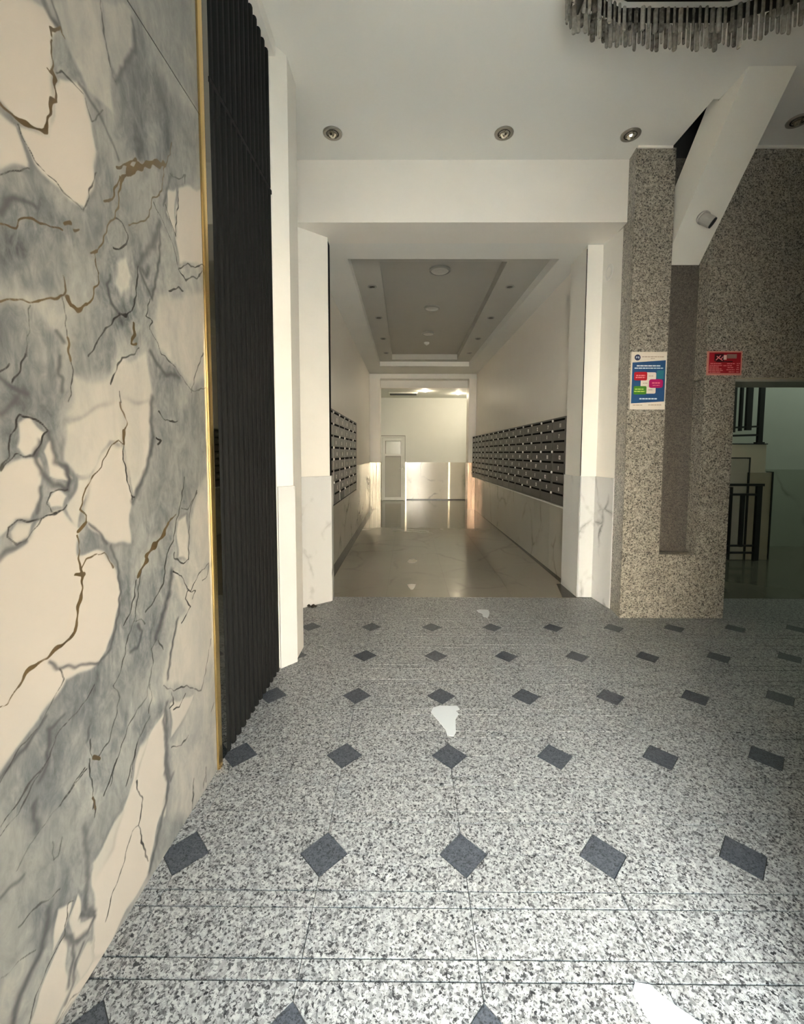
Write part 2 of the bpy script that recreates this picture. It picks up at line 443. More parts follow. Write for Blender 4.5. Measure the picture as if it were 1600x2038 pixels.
FIELDS="""
0.62 29 1374,2607 1497,2798 1621,2873 1722,2865 1726,2710 1639,2567 1487,2481 1392,2476
0.58 25 950,2066 1090,2145 1167,2141 1220,2133 1195,2058 1134,1916 935,1834
0.72 23 952,1965 1024,2009 1052,1968 1033,1915 947,1889
0.58 19 934,1817 1044,1855 1127,1803 1101,1597 918,1581
0.52 34 1722,2865 1904,2914 1906,2676 1731,2568
0.5 24 1183,1871 1361,1987 1400,1877 1311,1735 1173,1721
0.45 17 1167,2035 1267,2070 1269,1982 1198,1897 1160,1925
0.03 7 978,2499 1131,2620 1152,2584 1147,2495 1156,2405 1120,2305 1061,2276 1026,2272 963,2268
0 8 1170,2476 1237,2507 1283,2432 1294,2364 1281,2291 1233,2174 1176,2181 1083,2205 1045,2259 1120,2302 1156,2403
0.03 6 961,2239 1039,2256 1066,2190 1065,2175 952,2096
0.06 10 1736,2534 1948,2660 1946,2333 1785,2268 1718,2235 1703,2332
0.2 20 1571,2055 1762,2130 1967,2221 1944,1849 1786,1772 1672,1838 1560,1878 1529,1939
0.17 12 1166,1709 1292,1703 1319,1737 1367,1795 1489,1834 1507,1771 1510,1634 1146,1601
0.25 9 1156,2644 1338,2824 1362,2681 1365,2537 1258,2514 1195,2576
0.28 10 1342,2828 1438,2922 1485,2927 1478,2805 1404,2671 1370,2683
0.1 6 1659,2481 1715,2529 1704,2347 1653,2393
0.2 9 1359,2087 1406,2126 1422,2071 1370,1990 1345,2011
0.7 13 1399,2013 1448,2018 1444,1953 1345,1874 1321,1903
0.5 30 1524,1679 1975,1732 1959,1460 1649,1235 1494,1189 1402,1274 1417,1352 1500,1469
0.6 14 957,1638 1137,1664 1111,1554 1054,1585 997,1589 968,1524 948,1497
0.55 29 1306,1103 1546,1067 1474,873 1375,676 1180,431 871,709 1004,796 1190,846
0 6 897,1243 997,1277 1043,1326 1110,1344 1160,1291 1156,1225 1252,1200 1298,1130 1308,1064 1289,982 1250,900 1208,884 1088,901 995,832 867,776
0.05 6 1189,1414 1211,1424 1306,1524 1355,1528 1387,1348 1369,1215 1313,1214 1262,1231 1196,1296 1174,1349
0.02 5 909,1438 1000,1483 1037,1483 1051,1448 1042,1390 1022,1339 976,1342 900,1294
0.04 4 991,1506 1005,1557 1037,1578 1072,1552 1044,1512 1006,1490
0.02 4 1055,1502 1089,1537 1094,1477 1138,1434 1122,1424 1068,1443
0.02 4 1066,1373 1095,1400 1122,1382 1111,1352 1074,1352
0.06 4 960,1317 981,1336 1027,1329 1009,1298 973,1289
0.13 9 1128,1528 1145,1581 1340,1657 1373,1598 1351,1534 1297,1527 1244,1457 1204,1430 1156,1443 1119,1487
0.13 8 1373,1598 1359,1659 1501,1676 1498,1538 1453,1430 1397,1360 1356,1472
0.1 4 1162,1438 1212,1430 1172,1366 1170,1344 1153,1292 1123,1350
0.17 16 1609,1027 1689,946 1787,983 1949,974 1939,629 1828,525 1790,474 1666,562 1520,643 1553,763 1596,821 1685,866
0.2 17 1752,1219 1900,1417 1951,1002 1787,983 1727,1058
0.04 7 1514,548 1466,549 1365,517 1294,328 1502,141 1513,326
0.08 6 1552,540 1648,514 1723,478 1599,422 1558,411
0.3 24 1597,383 1896,414 1934,50 1789,-118 1526,119
0.12 6 1656,1234 1723,1256 1712,1070 1641,1096
0.55 26 1391,636 1526,577 1513,536 1427,511 1359,524 1355,587
0.03 6 1352,413 1427,511 1513,536 1505,316 1505,236 1450,138 1388,32 1272,12 1173,-5 1129,-8 1146,164 1134,256 1148,298 1242,342 1279,351
0.12 6 1150,321 1243,352 1279,351 1232,289 1152,260
0.06 3 1055,238 1084,274 1101,197 1146,159 1132,132 1077,170
0.03 3 1043,216 1050,170 1051,105 1038,54 990,10 929,101 963,158 1007,198
0.08 3 1083,91 1119,113 1142,95 1138,40 1080,39
0.05 3 1132,38 1173,-5 1077,-1 995,11 1036,33
0.06 3 999,218 1019,303 1063,279 1049,231
0.33 13 871,304 951,320 922,193 885,167 845,227
"""

def build_marble():
    ys = np.concatenate([np.linspace(EY, .80, 50)[:-1], np.linspace(.80, 1.914, 349)])
    veins = [(l.split()[0], int(l.split()[1]), [tuple(map(int, q.split(','))) for q in l.split()[2:]]) for l in VEINS.strip().split('\n')]
    fields = [(float(l.split()[0]), int(l.split()[1]), [tuple(map(int, q.split(','))) for q in l.split()[2:]]) for l in FIELDS.strip().split('\n')]
    def attrs(Y, Z):
        y = Y*1000.; z = Z*1000.
        wy = 7*np.sin(z/47.+1.3*np.sin(y/61.)) + 4*np.sin(z/19.+y/23.)
        wz = 7*np.sin(y/43.+1.1*np.sin(z/57.)) + 4*np.sin(y/17.-z/29.)
        gy, gz = y + wy, z + wz
        gray = .42 + .10*np.sin(y/210.+z/330.+1.2*np.sin(z/260.)) + .06*np.sin(z/97.-y/70.+np.sin(y/55.))
        rim = np.zeros(y.shape)
        gray = np.where(z > 2955, .42 + .05*np.sin(z/200.), gray)
        for val, soft, poly in fields:
            P = np.array(poly, float); inside = np.zeros(y.shape, bool); dist = np.full(y.shape, 1e9)
            lo = P.min(0) - soft*2; hi = P.max(0) + soft*2
            m = (gy > lo[0]) & (gy < hi[0]) & (gz > lo[1]) & (gz < hi[1]) & (z < 2945)
            if not m.any(): continue
            a, b = gy[m], gz[m]; ins = np.zeros(a.shape, bool); ds = np.full(a.shape, 1e9)
            for k in range(len(P)):
                p, q = P[k], P[(k+1) % len(P)]
                c = ((p[1] > b) != (q[1] > b)) & (a < (q[0]-p[0])*(b-p[1])/((q[1]-p[1]) or 1e-9) + p[0]); ins ^= c
                e = q - p; t = np.clip(((a-p[0])*e[0] + (b-p[1])*e[1])/max(e@e, 1e-9), 0, 1)
                ds = np.minimum(ds, np.hypot(a-p[0]-t*e[0], b-p[1]-t*e[1]))
            sd = np.where(ins, -ds, ds); w = np.clip(.5 - sd/(2.*soft), 0, 1); w = w*w*(3-2*w)
            gray[m] = gray[m]*(1-w) + val*w
            if val < .15: rim[m] = np.maximum(rim[m]*(sd > -4), np.exp(-((sd-5)/8.)**2)*(.55+.45*np.sin(a/37.+b/53.)))
        out = {k: np.full(y.shape, .03) for k in 'gd'}; sm = np.zeros(y.shape)
        ry = y + 2.2*np.sin(z/11.+y/17.) + 1.3*np.sin(z/5.3); rz = z + 2.2*np.sin(y/12.-z/19.) + 1.3*np.sin(y/6.1)
        for kd, w, pts in veins:
            P = np.array(pts, float); lo = P.min(0) - 45; hi = P.max(0) + 45
            m = (ry > lo[0]) & (ry < hi[0]) & (rz > lo[1]) & (rz < hi[1])
            if not m.any(): continue
            a, b = ry[m], rz[m]; ds = np.full(a.shape, 1e9)
            for k in range(len(P)-1):
                p, e = P[k], P[k+1] - P[k]
                t = np.clip(((a-p[0])*e[0] + (b-p[1])*e[1])/max(e@e, 1e-9), 0, 1)
                ds = np.minimum(ds, np.hypot(a-p[0]-t*e[0], b-p[1]-t*e[1]))
            if kd == 's':
                s = np.clip(1 - ds/(w*1.25 + 5), 0, 1); sm[m] = np.maximum(sm[m], s*s*(3-2*s))
            else:
                hw = .55 + w * (.8 if kd == 'g' else .55) * (1 + .45*np.sin(a/13. + b/17.) * (w > 2))
                out[kd][m] = np.minimum(out[kd][m], (ds - hw)/1000.)
        return gray, out['g'], out['d'], np.maximum(sm, rim*.34)
    k = N('book_veined_marble'); p = k.pos()
    def at(nm):
        x = k.t.nodes.new('ShaderNodeAttribute'); x.attribute_name = nm; return x.outputs['Fac']
    fine = k.noise(k.scaled(p, 1, 1.6, .8), 7, 6, .62, .6); grain = k.noise(p, 26, 5, .65)
    veil = k.noise(k.scaled(p, 1, 2.2, 1.1), 13, 5, .65, 1.2)
    gv = k.math('ADD', k.math('ADD', at('gray'), k.math('MULTIPLY', k.math('MULTIPLY', k.math('SUBTRACT', veil, .5), at('gray')), .95)), k.math('MULTIPLY', k.math('SUBTRACT', fine, .5), k.math('ADD', k.math('MULTIPLY', at('gray'), 1.6), .10)))
    c = k.ramp(gv, [(0, (.45,.40,.345)), (.12, (.41,.375,.325)), (.34, (.27,.262,.242)), (.62, (.145,.148,.145)), (.85, (.07,.07,.071))])
    c = k.mix(k.math('MULTIPLY', at('smear'), k.math('ADD', k.math('MULTIPLY', fine, 1.1), .35), True), c, (.075,.072,.074))
    jit = k.math('MULTIPLY', k.math('SUBTRACT', grain, .5), .006)
    dm = k.math('MULTIPLY', k.math('SUBTRACT', .0016, k.math('ADD', at('dvein'), jit)), 420, True)
    dens = k.ramp(k.noise(p, 5, 3), [(.3, (.55,.55,.55)), (.55, (1,1,1))])
    c = k.mix(k.math('MULTIPLY', dm, dens), c, (.03,.026,.022))
    gm = k.math('MULTIPLY', k.math('SUBTRACT', .0012, k.math('ADD', at('gvein'), k.math('MULTIPLY', jit, .8))), 500, True)
    c = k.mix(gm, c, k.mix(k.noise(p, 9, 2), (.045,.032,.02), (.15,.095,.035)))
    mat = k.fin(c, .30, 0, .45)
    for (z0, z1) in ((0.0, 2.9435), (2.9475, 4.1)):
        zs = np.linspace(z0, z1, max(2, int(round((z1-z0)/(.0038 if z0 == 0 else .02)))+1))
        Y, Z = np.meshgrid(ys, zs); X = -.923 + .0143*Y
        ny, nz = len(ys), len(zs); n = ny*nz
        co = np.stack([X.ravel(), Y.ravel(), Z.ravel()], 1)
        back = co.copy(); back[:, 0] -= .02
        i = (np.arange(nz-1)[:, None]*ny + np.arange(ny-1)[None, :]).ravel()
        F = np.stack([i, i+1, i+1+ny, i+ny], 1)
        c4 = [0, ny-1, n-1, n-ny]
        rim = [(a, b, n + c4.index(b), n + c4.index(a)) for a, b in ((c4[0], c4[1]), (c4[1], c4[2]), (c4[2], c4[3]), (c4[3], c4[0]))]
        V = np.concatenate([co, back[c4]]); org = np.array([wx(.8), .8, 0.])
        faces = np.concatenate([F, np.array(rim)])
        me = bpy.data.meshes.new('marble_slab')
        me.vertices.add(len(V)); me.vertices.foreach_set('co', (V - np.array(world_loc(wallL))).ravel().astype(np.float32))
        me.loops.add(faces.size); me.loops.foreach_set('vertex_index', faces.ravel().astype(np.int32))
        me.polygons.add(len(faces)); me.polygons.foreach_set('loop_start', (np.arange(len(faces))*4).astype(np.int32))
        me.update(calc_edges=True); me.validate()
        g, gvn, dvn, sm = attrs(V[:, 1], V[:, 2])
        for nm, arr in (('gray', g), ('gvein', gvn), ('dvein', dvn), ('smear', sm)):
            a = me.attributes.new(nm, 'FLOAT', 'POINT'); a.data.foreach_set('value', arr.astype(np.float32))
        me.materials.append(mat)
        ob = bpy.data.objects.new('marble_slab', me); COL.objects.link(ob); ob.parent = wallL
build_marble()
y0, y1 = 1.916, 1.956
MB().prism([(wx(y0)-.02, y0), (wx(y0)+.008, y0), (wx(y0)+.011, y0+.01), (wx(y1)+.011, y1-.01), (wx(y1)+.008, y1), (wx(y1)-.02, y1)], 0, 4.1).build('gold_trim', GOLD, wallL)
MB().prism([(wx(1.956)-.02, 1.956), (wx(1.956)-.004, 1.956), (wx(2.03)-.004, 2.03), (wx(2.03)-.02, 2.03)], 0, 4.03).build('mirror_strip', MIRR, wallL)
NS = 13; pit = (2.873 - 2.03)/NS
for k in range(NS):
    a = 2.03 + k*pit + .006; b = a + pit - .030
    for z0, z1 in ((0, 3.165), (3.19, 4.01)):
        MB().prism([(wx(a)-.02, a), (wx(a)-.004, a), (wx(a)+.003, a+.009), (wx(b)+.003, b-.009), (wx(b)-.004, b), (wx(b)-.02, b)], z0, z1).build('slat', SLATM, wallL)
MB().prism([(wx(2.03)-.02, 2.03), (wx(2.03)-.001, 2.03), (wx(2.873)-.001, 2.873), (wx(2.873)-.02, 2.873)], 3.166, 3.189).build('joint_strip', SLATM, wallL)
MB().prism([(wx(2.0)-.02, 1.957), (wx(2.0)+.045, 1.957), (wx(2.88)+.035, 2.88), (wx(2.88)-.02, 2.88)], 4.012, 4.1).build('ceiling_strip', PLASTER, wallL)

# chamfered pilaster at the end of the slats
pil = struct(MB().prism([(-.882,2.879), (-.800,2.974), (-.800,3.2), (-1.02,3.2), (-1.02,2.879)], 0, 4.1).build('wall_pilaster', PLASTER),
             'white chamfered pilaster beside black slats, marble at its foot', 'wall')
def off(p, q, t):  # thin plate in front of the plan segment p-q (front is to the right of p->q)
    e = Vector((q[0]-p[0], q[1]-p[1])).normalized(); nrm = Vector((e.y, -e.x)) * t
    return [p, q, (q[0]+nrm.x, q[1]+nrm.y), (p[0]+nrm.x, p[1]+nrm.y)]
def panel(p, q, t, z0, z1, par, mat=None, name='marble_panel', cap=.0):
    o = MB().prism(off(p, q, t), z0, z1).build(name, mat or MARB_P, par)
    return o
panel((-.885,2.877), (-.797,2.978), .014, 0, 1.27, pil)

# ------------------------------------------------------------------ portal at the end of the hall
portL = struct(MB().prism([(-1.055,4.016), (-.775,4.244), (-.775,4.33), (-1.25,4.33), (-1.25,3.2), (-1.06,3.2)], 0, 3.565).build('wall_portal_side', PLASTER),
               'white angled reveal of passage beside slats with veined marble foot', 'wall')
panel((-1.052,4.014), (-.772,4.242), .015, 0, 1.27, portL)
MB().prism([(-.775,4.232),(-.758,4.232),(-.758,4.33),(-.775,4.33)], 0, 1.27).build('marble_panel', MARB, portL)
MB().prism([(-.7745,4.246),(-.7715,4.246),(-.7715,4.328),(-.7745,4.328)], 1.272, 3.53).build('dark_edge', SLATB, portL)
portR = struct(MB().prism([(1.785,4.39), (1.937,4.385), (1.975,4.055), (2.4,4.055), (2.4,4.83), (1.785,4.83)], 0, 3.565).build('wall_portal_granite_side', PLASTER),
               'white reveal of passage beside granite pillar with veined marble foot', 'wall')
panel((1.783,4.39), (1.939,4.386), .014, 0, 1.265, portR)
panel((1.935,4.372), (1.972,4.055), .012, 0, 1.265, portR)
MB().prism([(1.785,4.39),(1.785,4.83),(1.772,4.83),(1.772,4.377)], 0, 1.262).build('marble_panel', MARB, portR)
MB().prism([(1.7845,4.392),(1.7845,4.404),(1.782,4.404),(1.782,4.392)], 1.27, 3.53).build('dark_edge', SLATB, portR)
beam = struct(MB().box(-1.25, 1.962, 3.975, 4.36, 3.565, 4.1).build('beam', CREAMW), 'cream beam over passage opening under the ceiling', 'beam')

# ------------------------------------------------------------------ ceiling of the hall with a slot for the sloping beam
ceil = struct(MB().box(-1.3, 2.242, EY, 3.975, 4.1, 4.3).box(2.242, 2.62, EY, 3.33, 4.1, 4.3).box(2.62, 4.7, EY, 3.84, 4.1, 4.3).build('ceiling', CEILM),
              'plain white hall ceiling with a slot for sloping beam', 'ceiling')
MB().box(2.18, 2.242, 3.33, 4.0, 4.3, 4.9).box(2.62, 2.68, 3.33, 4.0, 4.3, 4.9).box(2.18, 2.68, 3.27, 3.33, 4.3, 4.9).box(2.18, 2.68, 4.0, 4.06, 4.1, 4.9).box(2.18, 2.68, 3.27, 4.06, 4.9, 4.95).build('slot_shaft', VOID_SHADE, ceil)
MB().box(1.945, 2.24, 3.800, 3.813, 4.082, 4.1).box(2.60, 4.6, 3.800, 3.813, 4.080, 4.1).build('plaster_seam', PLASTER, ceil)

# ------------------------------------------------------------------ granite pillar and wall above the stair opening
pz = thing('granite_pillar', 'speckled granite pillar with tall recessed niche under sloping beam', 'pillar', (2.4, 3.95, 0))
MB().prism([(1.968,4.054), (1.944,3.83), (2.274,3.83), (2.274,4.054)], 0, 4.1).build('side_block', GRAN_W, pz)
MB().prism([(1.942,3.83), (1.942,3.813), (2.275,3.813), (2.275,3.83)], 0, 4.09).build('granite_panel', GRAN_W, pz)
MB().prism([(2.277,3.957), (2.277,3.813), (2.608,3.813), (2.608,3.957)], 0, .59).build('granite_panel', GRAN_W, pz)
MB().prism([(2.61,4.16), (2.61,3.813), (2.88,3.813), (2.88,4.16)], 0, 2.149).build('granite_panel', GRAN_W, pz)
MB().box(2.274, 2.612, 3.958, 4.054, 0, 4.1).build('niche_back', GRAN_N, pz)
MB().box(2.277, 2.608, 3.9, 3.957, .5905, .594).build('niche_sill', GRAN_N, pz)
wallR = struct(MB().box(2.612, 4.7, 3.85, 4.16, 2.16, 4.3).build('wall_over_stairs', GRAN_W), 'granite wall over dark stair opening', 'wall')
for a, b in ((2.61, 3.238), (3.241, 3.87), (3.873, 4.5)):
    MB().box(a, b, 3.813, 3.85, 2.152, 4.09).build('granite_panel', GRAN_W, wallR)
MB().box(2.882, 4.7, 3.82, 4.16, 2.135, 2.151).build('lintel_board', plain('lintel_plaster', (.34,.33,.27), .6), wallR)
MB().box(2.884, 4.5, 3.806, 3.813, 2.152, 2.166).build('lintel_strip', plain('lintel_trim', (.40,.36,.27), .4), wallR)

# ------------------------------------------------------------------ sloping beam
sb = thing('sloping_beam', 'white sloping concrete beam running from ceiling down into granite niche', 'beam', (2.44, 3.5, 3.3))
def uz(y): return 4.10 - (y - 3.056)*1.017
X0, X1, TH = 2.287, 2.604, .468
b = MB(); ya, yb = 3.02, 3.955
poly = [(3.056, 4.10), (yb, uz(yb)), (yb, uz(yb)+TH), (3.04, uz(3.04)+TH)]
poly = [(ya, uz(ya)), (yb, uz(yb)), (yb, uz(yb)+TH), (3.34, uz(3.34)+TH), (3.34, 4.098), (3.056, 4.0985)]
poly = [(3.058, 4.098), (yb, uz(yb)), (yb, uz(yb)+TH), (3.345, uz(3.345)+TH), (3.345, 4.098)]
b.loft([(X0, y, z) for y, z in poly], [(X1, y, z) for y, z in poly])
b.build('beam_body', plain('beam_paint', (.86,.82,.73), .55, var=.03), sb)

# ------------------------------------------------------------------ hall walls behind and beside the camera
WBK = plain('entry_wall', (.55,.50,.42), .6)
wb = MB().box(-1.3, EX0, EY-.4, EY, 0, 4.3).box(EX1, 4.7, EY-.4, EY, 0, 4.3).box(EX0, EX1, EY-.4, EY, EZ1, 4.3)
# added unseen shell: keeps the daylight out everywhere but at the entrance
OUT = plain('light_seal', (.25,.24,.22), .8)
struct(MB().box(-2.4, -2.2, EY-.4, 15.2, -.15, 5.4).box(8.2, 8.4, EY-.4, 15.2, -.15, 5.4).box(-2.4, 8.4, 15.2, 15.4, -.15, 5.4)
       .box(-2.2, -1.3, EY-.4, EY-.2, -.15, 5.4).box(4.7, 8.2, EY-.4, EY-.2, -.15, 5.4).box(-1.3, 4.7, EY-.4, EY-.3, 4.3, 5.4).build('wall_light_seal', OUT), 'added outer walls that keep stray daylight out', 'wall')
struct(MB().box(-2.4, 8.4, EY-.4, 15.4, 5.4, 5.6).build('roof', OUT), 'added roof slab that keeps stray daylight out', 'roof')
struct(MB().box(-2.4, 8.4, EY-.4, 15.4, -.3, -.15).build('foundation_slab', OUT), 'slab under the building', 'floor')
wb.box(-1.3, EX0, EY, .12, 0, 4.1).box(EX1, 4.4, EY, .74, 0, 4.1)  # side blocks shaped to cut daylight off both flanks of the hall
struct(wb.build('wall_entrance', WBK), 'plastered street wall with open entrance, side blocks added to shade hall', 'wall')
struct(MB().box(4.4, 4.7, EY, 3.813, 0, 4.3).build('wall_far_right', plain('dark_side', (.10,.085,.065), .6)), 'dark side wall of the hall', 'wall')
struct(MB().box(2.6, 25, -17.2, -14.05, -.15, 9.6).build('wall_opposite_dimmer', plain('dimmer_facade', (.44,.385,.32), .8)), 'added brown house front dimming one side of street light', 'wall')  # unseen darker front added to weaken the light from this side
opp = struct(MB().box(-25, 2.58, -17, -14, -.15, 9).build('wall_opposite_bounce', plain('bounce_facade', (.74,.675,.58), .8)), 'added pale house front bouncing sunlight into hall', 'wall')  # unseen pale front added to send warm light indoors
for q in range(4):
    for zf in (1.2, 4.6):
        MB().box(-21 + q*6, -19.4 + q*6, -14.0, -13.94, zf, zf + 2).build('window_frame', LEDGEM, opp)
        MB().box(-20.9 + q*6, -19.5 + q*6, -13.94, -13.92, zf + .1, zf + 1.9).build('window_glass', plain('street_glass', (.08,.10,.12), .1) if 'street_glass' not in bpy.data.materials else bpy.data.materials['street_glass'], opp)
struct(MB().box(-30, 30, -40, EY-.4, -.3, -.15).build('pavement', plain('pavement', (.42,.40,.37), .9)), 'added street pavement bouncing light in through entrance', 'pavement')  # unseen ground added to bounce light up to the ceiling

# ------------------------------------------------------------------ corridor shell
cf = struct(MB().box(-1.1, 2.3, 4.36, 15.2, -.12, -.005).build('floor_corridor', GROUT), 'glossy beige marble corridor floor', 'floor')
xs = [-.88, -.04, .62, 1.28, 1.79]; xs = [-.885, -.22, .445, 1.11, 1.785]
yy = 4.362; tw = .665
while yy < 13.6:
    y2 = min(yy + tw, 13.62)
    for a, b2 in zip(xs[:-1], xs[1:]):
        MB().box(a + .0006, b2 - .0006, yy + .0006, y2 - .0006, -.006, 0).build('floor_tile', MARB_F, cf)
    yy = y2
MB().box(-.999, -.887, 4.364, 11.28, -.006, 0).build('dark_band', SKIRT, cf)
MB().prism([(1.787, 4.85), (1.862, 4.85), (1.81, 11.28), (1.787, 11.28)], -.006, 0).build('dark_band', SKIRT, cf)
MB().prism([(1.62, 4.364), (1.77, 4.364), (1.77, 4.83), (1.72, 4.83)], -.005, .0008).build('dark_band', SKIRT, cf)
wcl = struct(MB().box(-1.25, -1.0, 4.33, 11.6, 0, 3.565).build('wall_corridor_left', CORRW), 'cream corridor wall behind smaller mailbox bank', 'wall')
wcr = struct(MB().prism([(1.87,4.83), (2.3,4.83), (2.3,11.6), (1.80,11.6)], 0, 3.565).build('wall_corridor_right', CORRW), 'cream corridor wall behind long mailbox bank', 'wall')
yy = 4.34
while yy < 11.2:
    y2 = min(yy + 1.16, 11.3)
    MB().box(-1.0, -.985, yy + .001, y2 - .001, 0, 1.25).build('marble_panel', MARB_C, wcl); yy = y2
yy = 4.84
def xr(y): return 1.87 - .07*(y - 4.83)/6.77
while yy < 11.2:
    y2 = min(yy + .66, 11.3)
    MB().prism([(xr(yy)-.02, yy+.001), (xr(yy), yy+.001), (xr(y2), y2-.001), (xr(y2)-.02, y2-.001)], 0, .872).build('marble_panel', MARB_C, wcr); yy = y2
MB().prism([(xr(4.84)-.10, 4.84), (xr(4.84)-.02, 4.84), (xr(11.3)-.02, 11.3), (xr(11.3)-.10, 11.3)], .872, .884).build('stone_ledge', LEDGEM, wcr)

O = [(-.645,4.70), (1.61,4.70), (1.46,10.33), (-.665,10.33)]
I = [(-.325,5.02), (1.13,5.02), (1.15,10.12), (-.365,10.12)]
R = [(-1.25,4.36), (2.3,4.36), (2.3,11.6), (-1.25,11.6)]
def ring(outer, inner, z0, z1):
    m = MB()
    for k in range(4):
        q = (k+1) % 4
        m.prism([outer[k], outer[q], inner[q], inner[k]], z0, z1)
    return m
cc = struct(ring(R, O, 3.565, 3.675).build('ceiling_corridor', CEILM), 'stepped tray ceiling of corridor', 'ceiling')
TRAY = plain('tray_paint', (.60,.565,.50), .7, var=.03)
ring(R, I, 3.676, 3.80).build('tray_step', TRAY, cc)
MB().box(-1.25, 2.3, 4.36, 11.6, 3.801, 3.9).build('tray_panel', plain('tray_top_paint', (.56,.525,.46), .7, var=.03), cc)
fb = struct(MB().box(-1.25, 2.3, 11.3, 11.6, 3.44, 3.564).box(-1.25, 2.3, 11.6, 11.75, 3.24, 3.564).build('beam_far', PLASTER), 'cream stepped beam at far end of corridor', 'beam')
def polished(name, c0, c1):
    k = N(name); p = k.pos(); f = k.noise(k.scaled(p, 55, 55, .7), 1.0, 3)
    k.bump(f, .6, .01)
    return k.fin(k.mix(f, c0, c1), k.math('ADD', k.math('MULTIPLY', f, .2), .06), .7, .5)  # light and dark streaks paint reflections into the glossy stone
POL = polished('polished_stone_glints', (.16,.14,.10), (.46,.41,.32))
POLR = polished('polished_stone_warm_glints', (.20,.12,.075), (.52,.34,.22))  # copper tint paints warm lights mirrored in the marble
for x0, x1, lab, pm in ((-1.03, -.725, 'plain pilaster at far corridor end beside white door', POL), (1.61, 1.80, 'plain pilaster at far corridor end behind long mailbox bank', POLR)):
    pp = struct(MB().box(x0, x1, 11.3, 11.75, 0, 3.44).build('wall_pilaster', CREAMW), lab, 'wall')
    n = 3; w_ = (x1 - x0 + .02)/n
    for k in range(n):
        MB().box(x0 - .01 + k*w_ + .002, x0 - .01 + (k+1)*w_ - .002, 11.286, 11.299, 0, 1.25).build('polished_panel', pm, pp)
    MB().box(x0-.013 if x0 > 0 else x1, x0 if x0 > 0 else x1+.013, 11.29, 11.75, 0, 1.25).build('polished_panel', pm, pp)

# far room
struct(MB().box(-1.6, 3.1, 13.63, 13.9, 0, 3.5).build('wall_far', FARW), 'pale back wall of far room with marble foot', 'wall')
wf = bpy.data.objects['wall_far']
struct(MB().box(-1.8, -1.6, 11.75, 13.9, 0, 3.5).build('wall_far_left', FARW), 'pale side wall of far room', 'wall')
struct(MB().box(3.1, 3.3, 11.75, 13.9, 0, 3.5).build('wall_far_right_room', FARW), 'pale side wall of far room opposite door', 'wall')
struct(MB().box(-1.8, 3.3, 11.75, 13.9, 3.24, 3.4).build('ceiling_far', FARW), 'pale ceiling of far room', 'ceiling')
struct(MB().box(-1.8, -1.1, 11.6, 15.2, -.12, -.0).box(2.3, 3.3, 11.6, 15.2, -.12, 0).build('floor_far', MARB_F), 'glossy beige floor of far room sides', 'floor')
struct(MB().box(-1.8, -1.03, 11.6, 11.75, 0, 3.3).box(1.80, 3.3, 11.6, 11.75, 0, 3.3).build('wall_far_front', FARW), 'pale front wall of far room', 'wall')
for a, b2 in ((-.06, .40), (.402, 1.30), (1.36, 1.90), (1.902, 3.09)):
    MB().box(a, b2, 13.612, 13.63, 0, 1.205).build('marble_panel', veined('far_marble', (.62,.57,.48), (.25,.22,.18), .16, 1.3, (.52,.47,.38)) if 'far_marble' not in bpy.data.materials else bpy.data.materials['far_marble'], wf)
BR = plain('brass_strip', (.62,.54,.38), .22, metal=1)
MB().box(1.302, 1.358, 13.606, 13.63, 0, 1.205).build('brass_strip', BR, wf)
MB().box(-.075, -.035, 13.600, 13.63, 0, 1.205).build('brass_strip', BR, wf)
MB().box(-.03, 3.0, 13.604, 13.612, 0, .03).build('dark_skirting', SKIRT, wf)

DW = plain('door_white', (.70,.69,.63), .4)
DP = plain('door_panel', (.50,.48,.41), .5)
dr = struct(MB().box(-.83, -.78, 13.40, 13.62, 0, 2.03).box(-.13, -.08, 13.40, 13.62, 0, 2.03).box(-.78, -.13, 13.40, 13.62, 1.98, 2.03).build('door_1', DW), 'white panelled door in far room', 'door')
lf = MB().box(-.775, -.70, 13.42, 13.47, .01, 1.975).box(-.21, -.135, 13.42, 13.47, .01, 1.975).box(-.70, -.21, 13.42, 13.47, 1.88, 1.975).box(-.70, -.21, 13.42, 13.47, 1.40, 1.47).box(-.70, -.21, 13.42, 13.47, .01, .10).build('door_leaf', DW, dr)
MB().box(-.70, -.21, 13.44, 13.455, .10, 1.40).build('lower_panel', DP, dr)
MB().box(-.70, -.21, 13.44, 13.455, 1.47, 1.88).build('upper_panel', plain('door_glass', (.62,.64,.58), .2), dr)
MB().box(-.69, -.22, 13.434, 13.4395, 1.385, 1.40).box(-.695, -.68, 13.434, 13.4395, 1.47, 1.88).box(-.838, -.828, 13.395, 13.43, 0, 2.04).box(-.082, -.07, 13.395, 13.43, 0, 2.04).box(-.838, -.07, 13.395, 13.43, 2.028, 2.045).box(-.70, -.69, 13.434, 13.4395, .10, 1.40).box(-.22, -.21, 13.434, 13.4395, .10, 1.88).box(-.70, -.21, 13.434, 13.4395, 1.87, 1.885).build('panel_shadow_line', plain('door_shadow_line', (.20,.19,.15), .6), dr)  # dark strips paint the shadow lines around frame and panels
MB().tube((-.17, 13.42, 1.02), (-.17, 13.38, 1.02), .012).tube((-.17, 13.382, 1.02), (-.27, 13.382, 1.02), .01).build('door_handle', plain('handle_steel', (.6,.6,.58), .25, metal=1), dr)

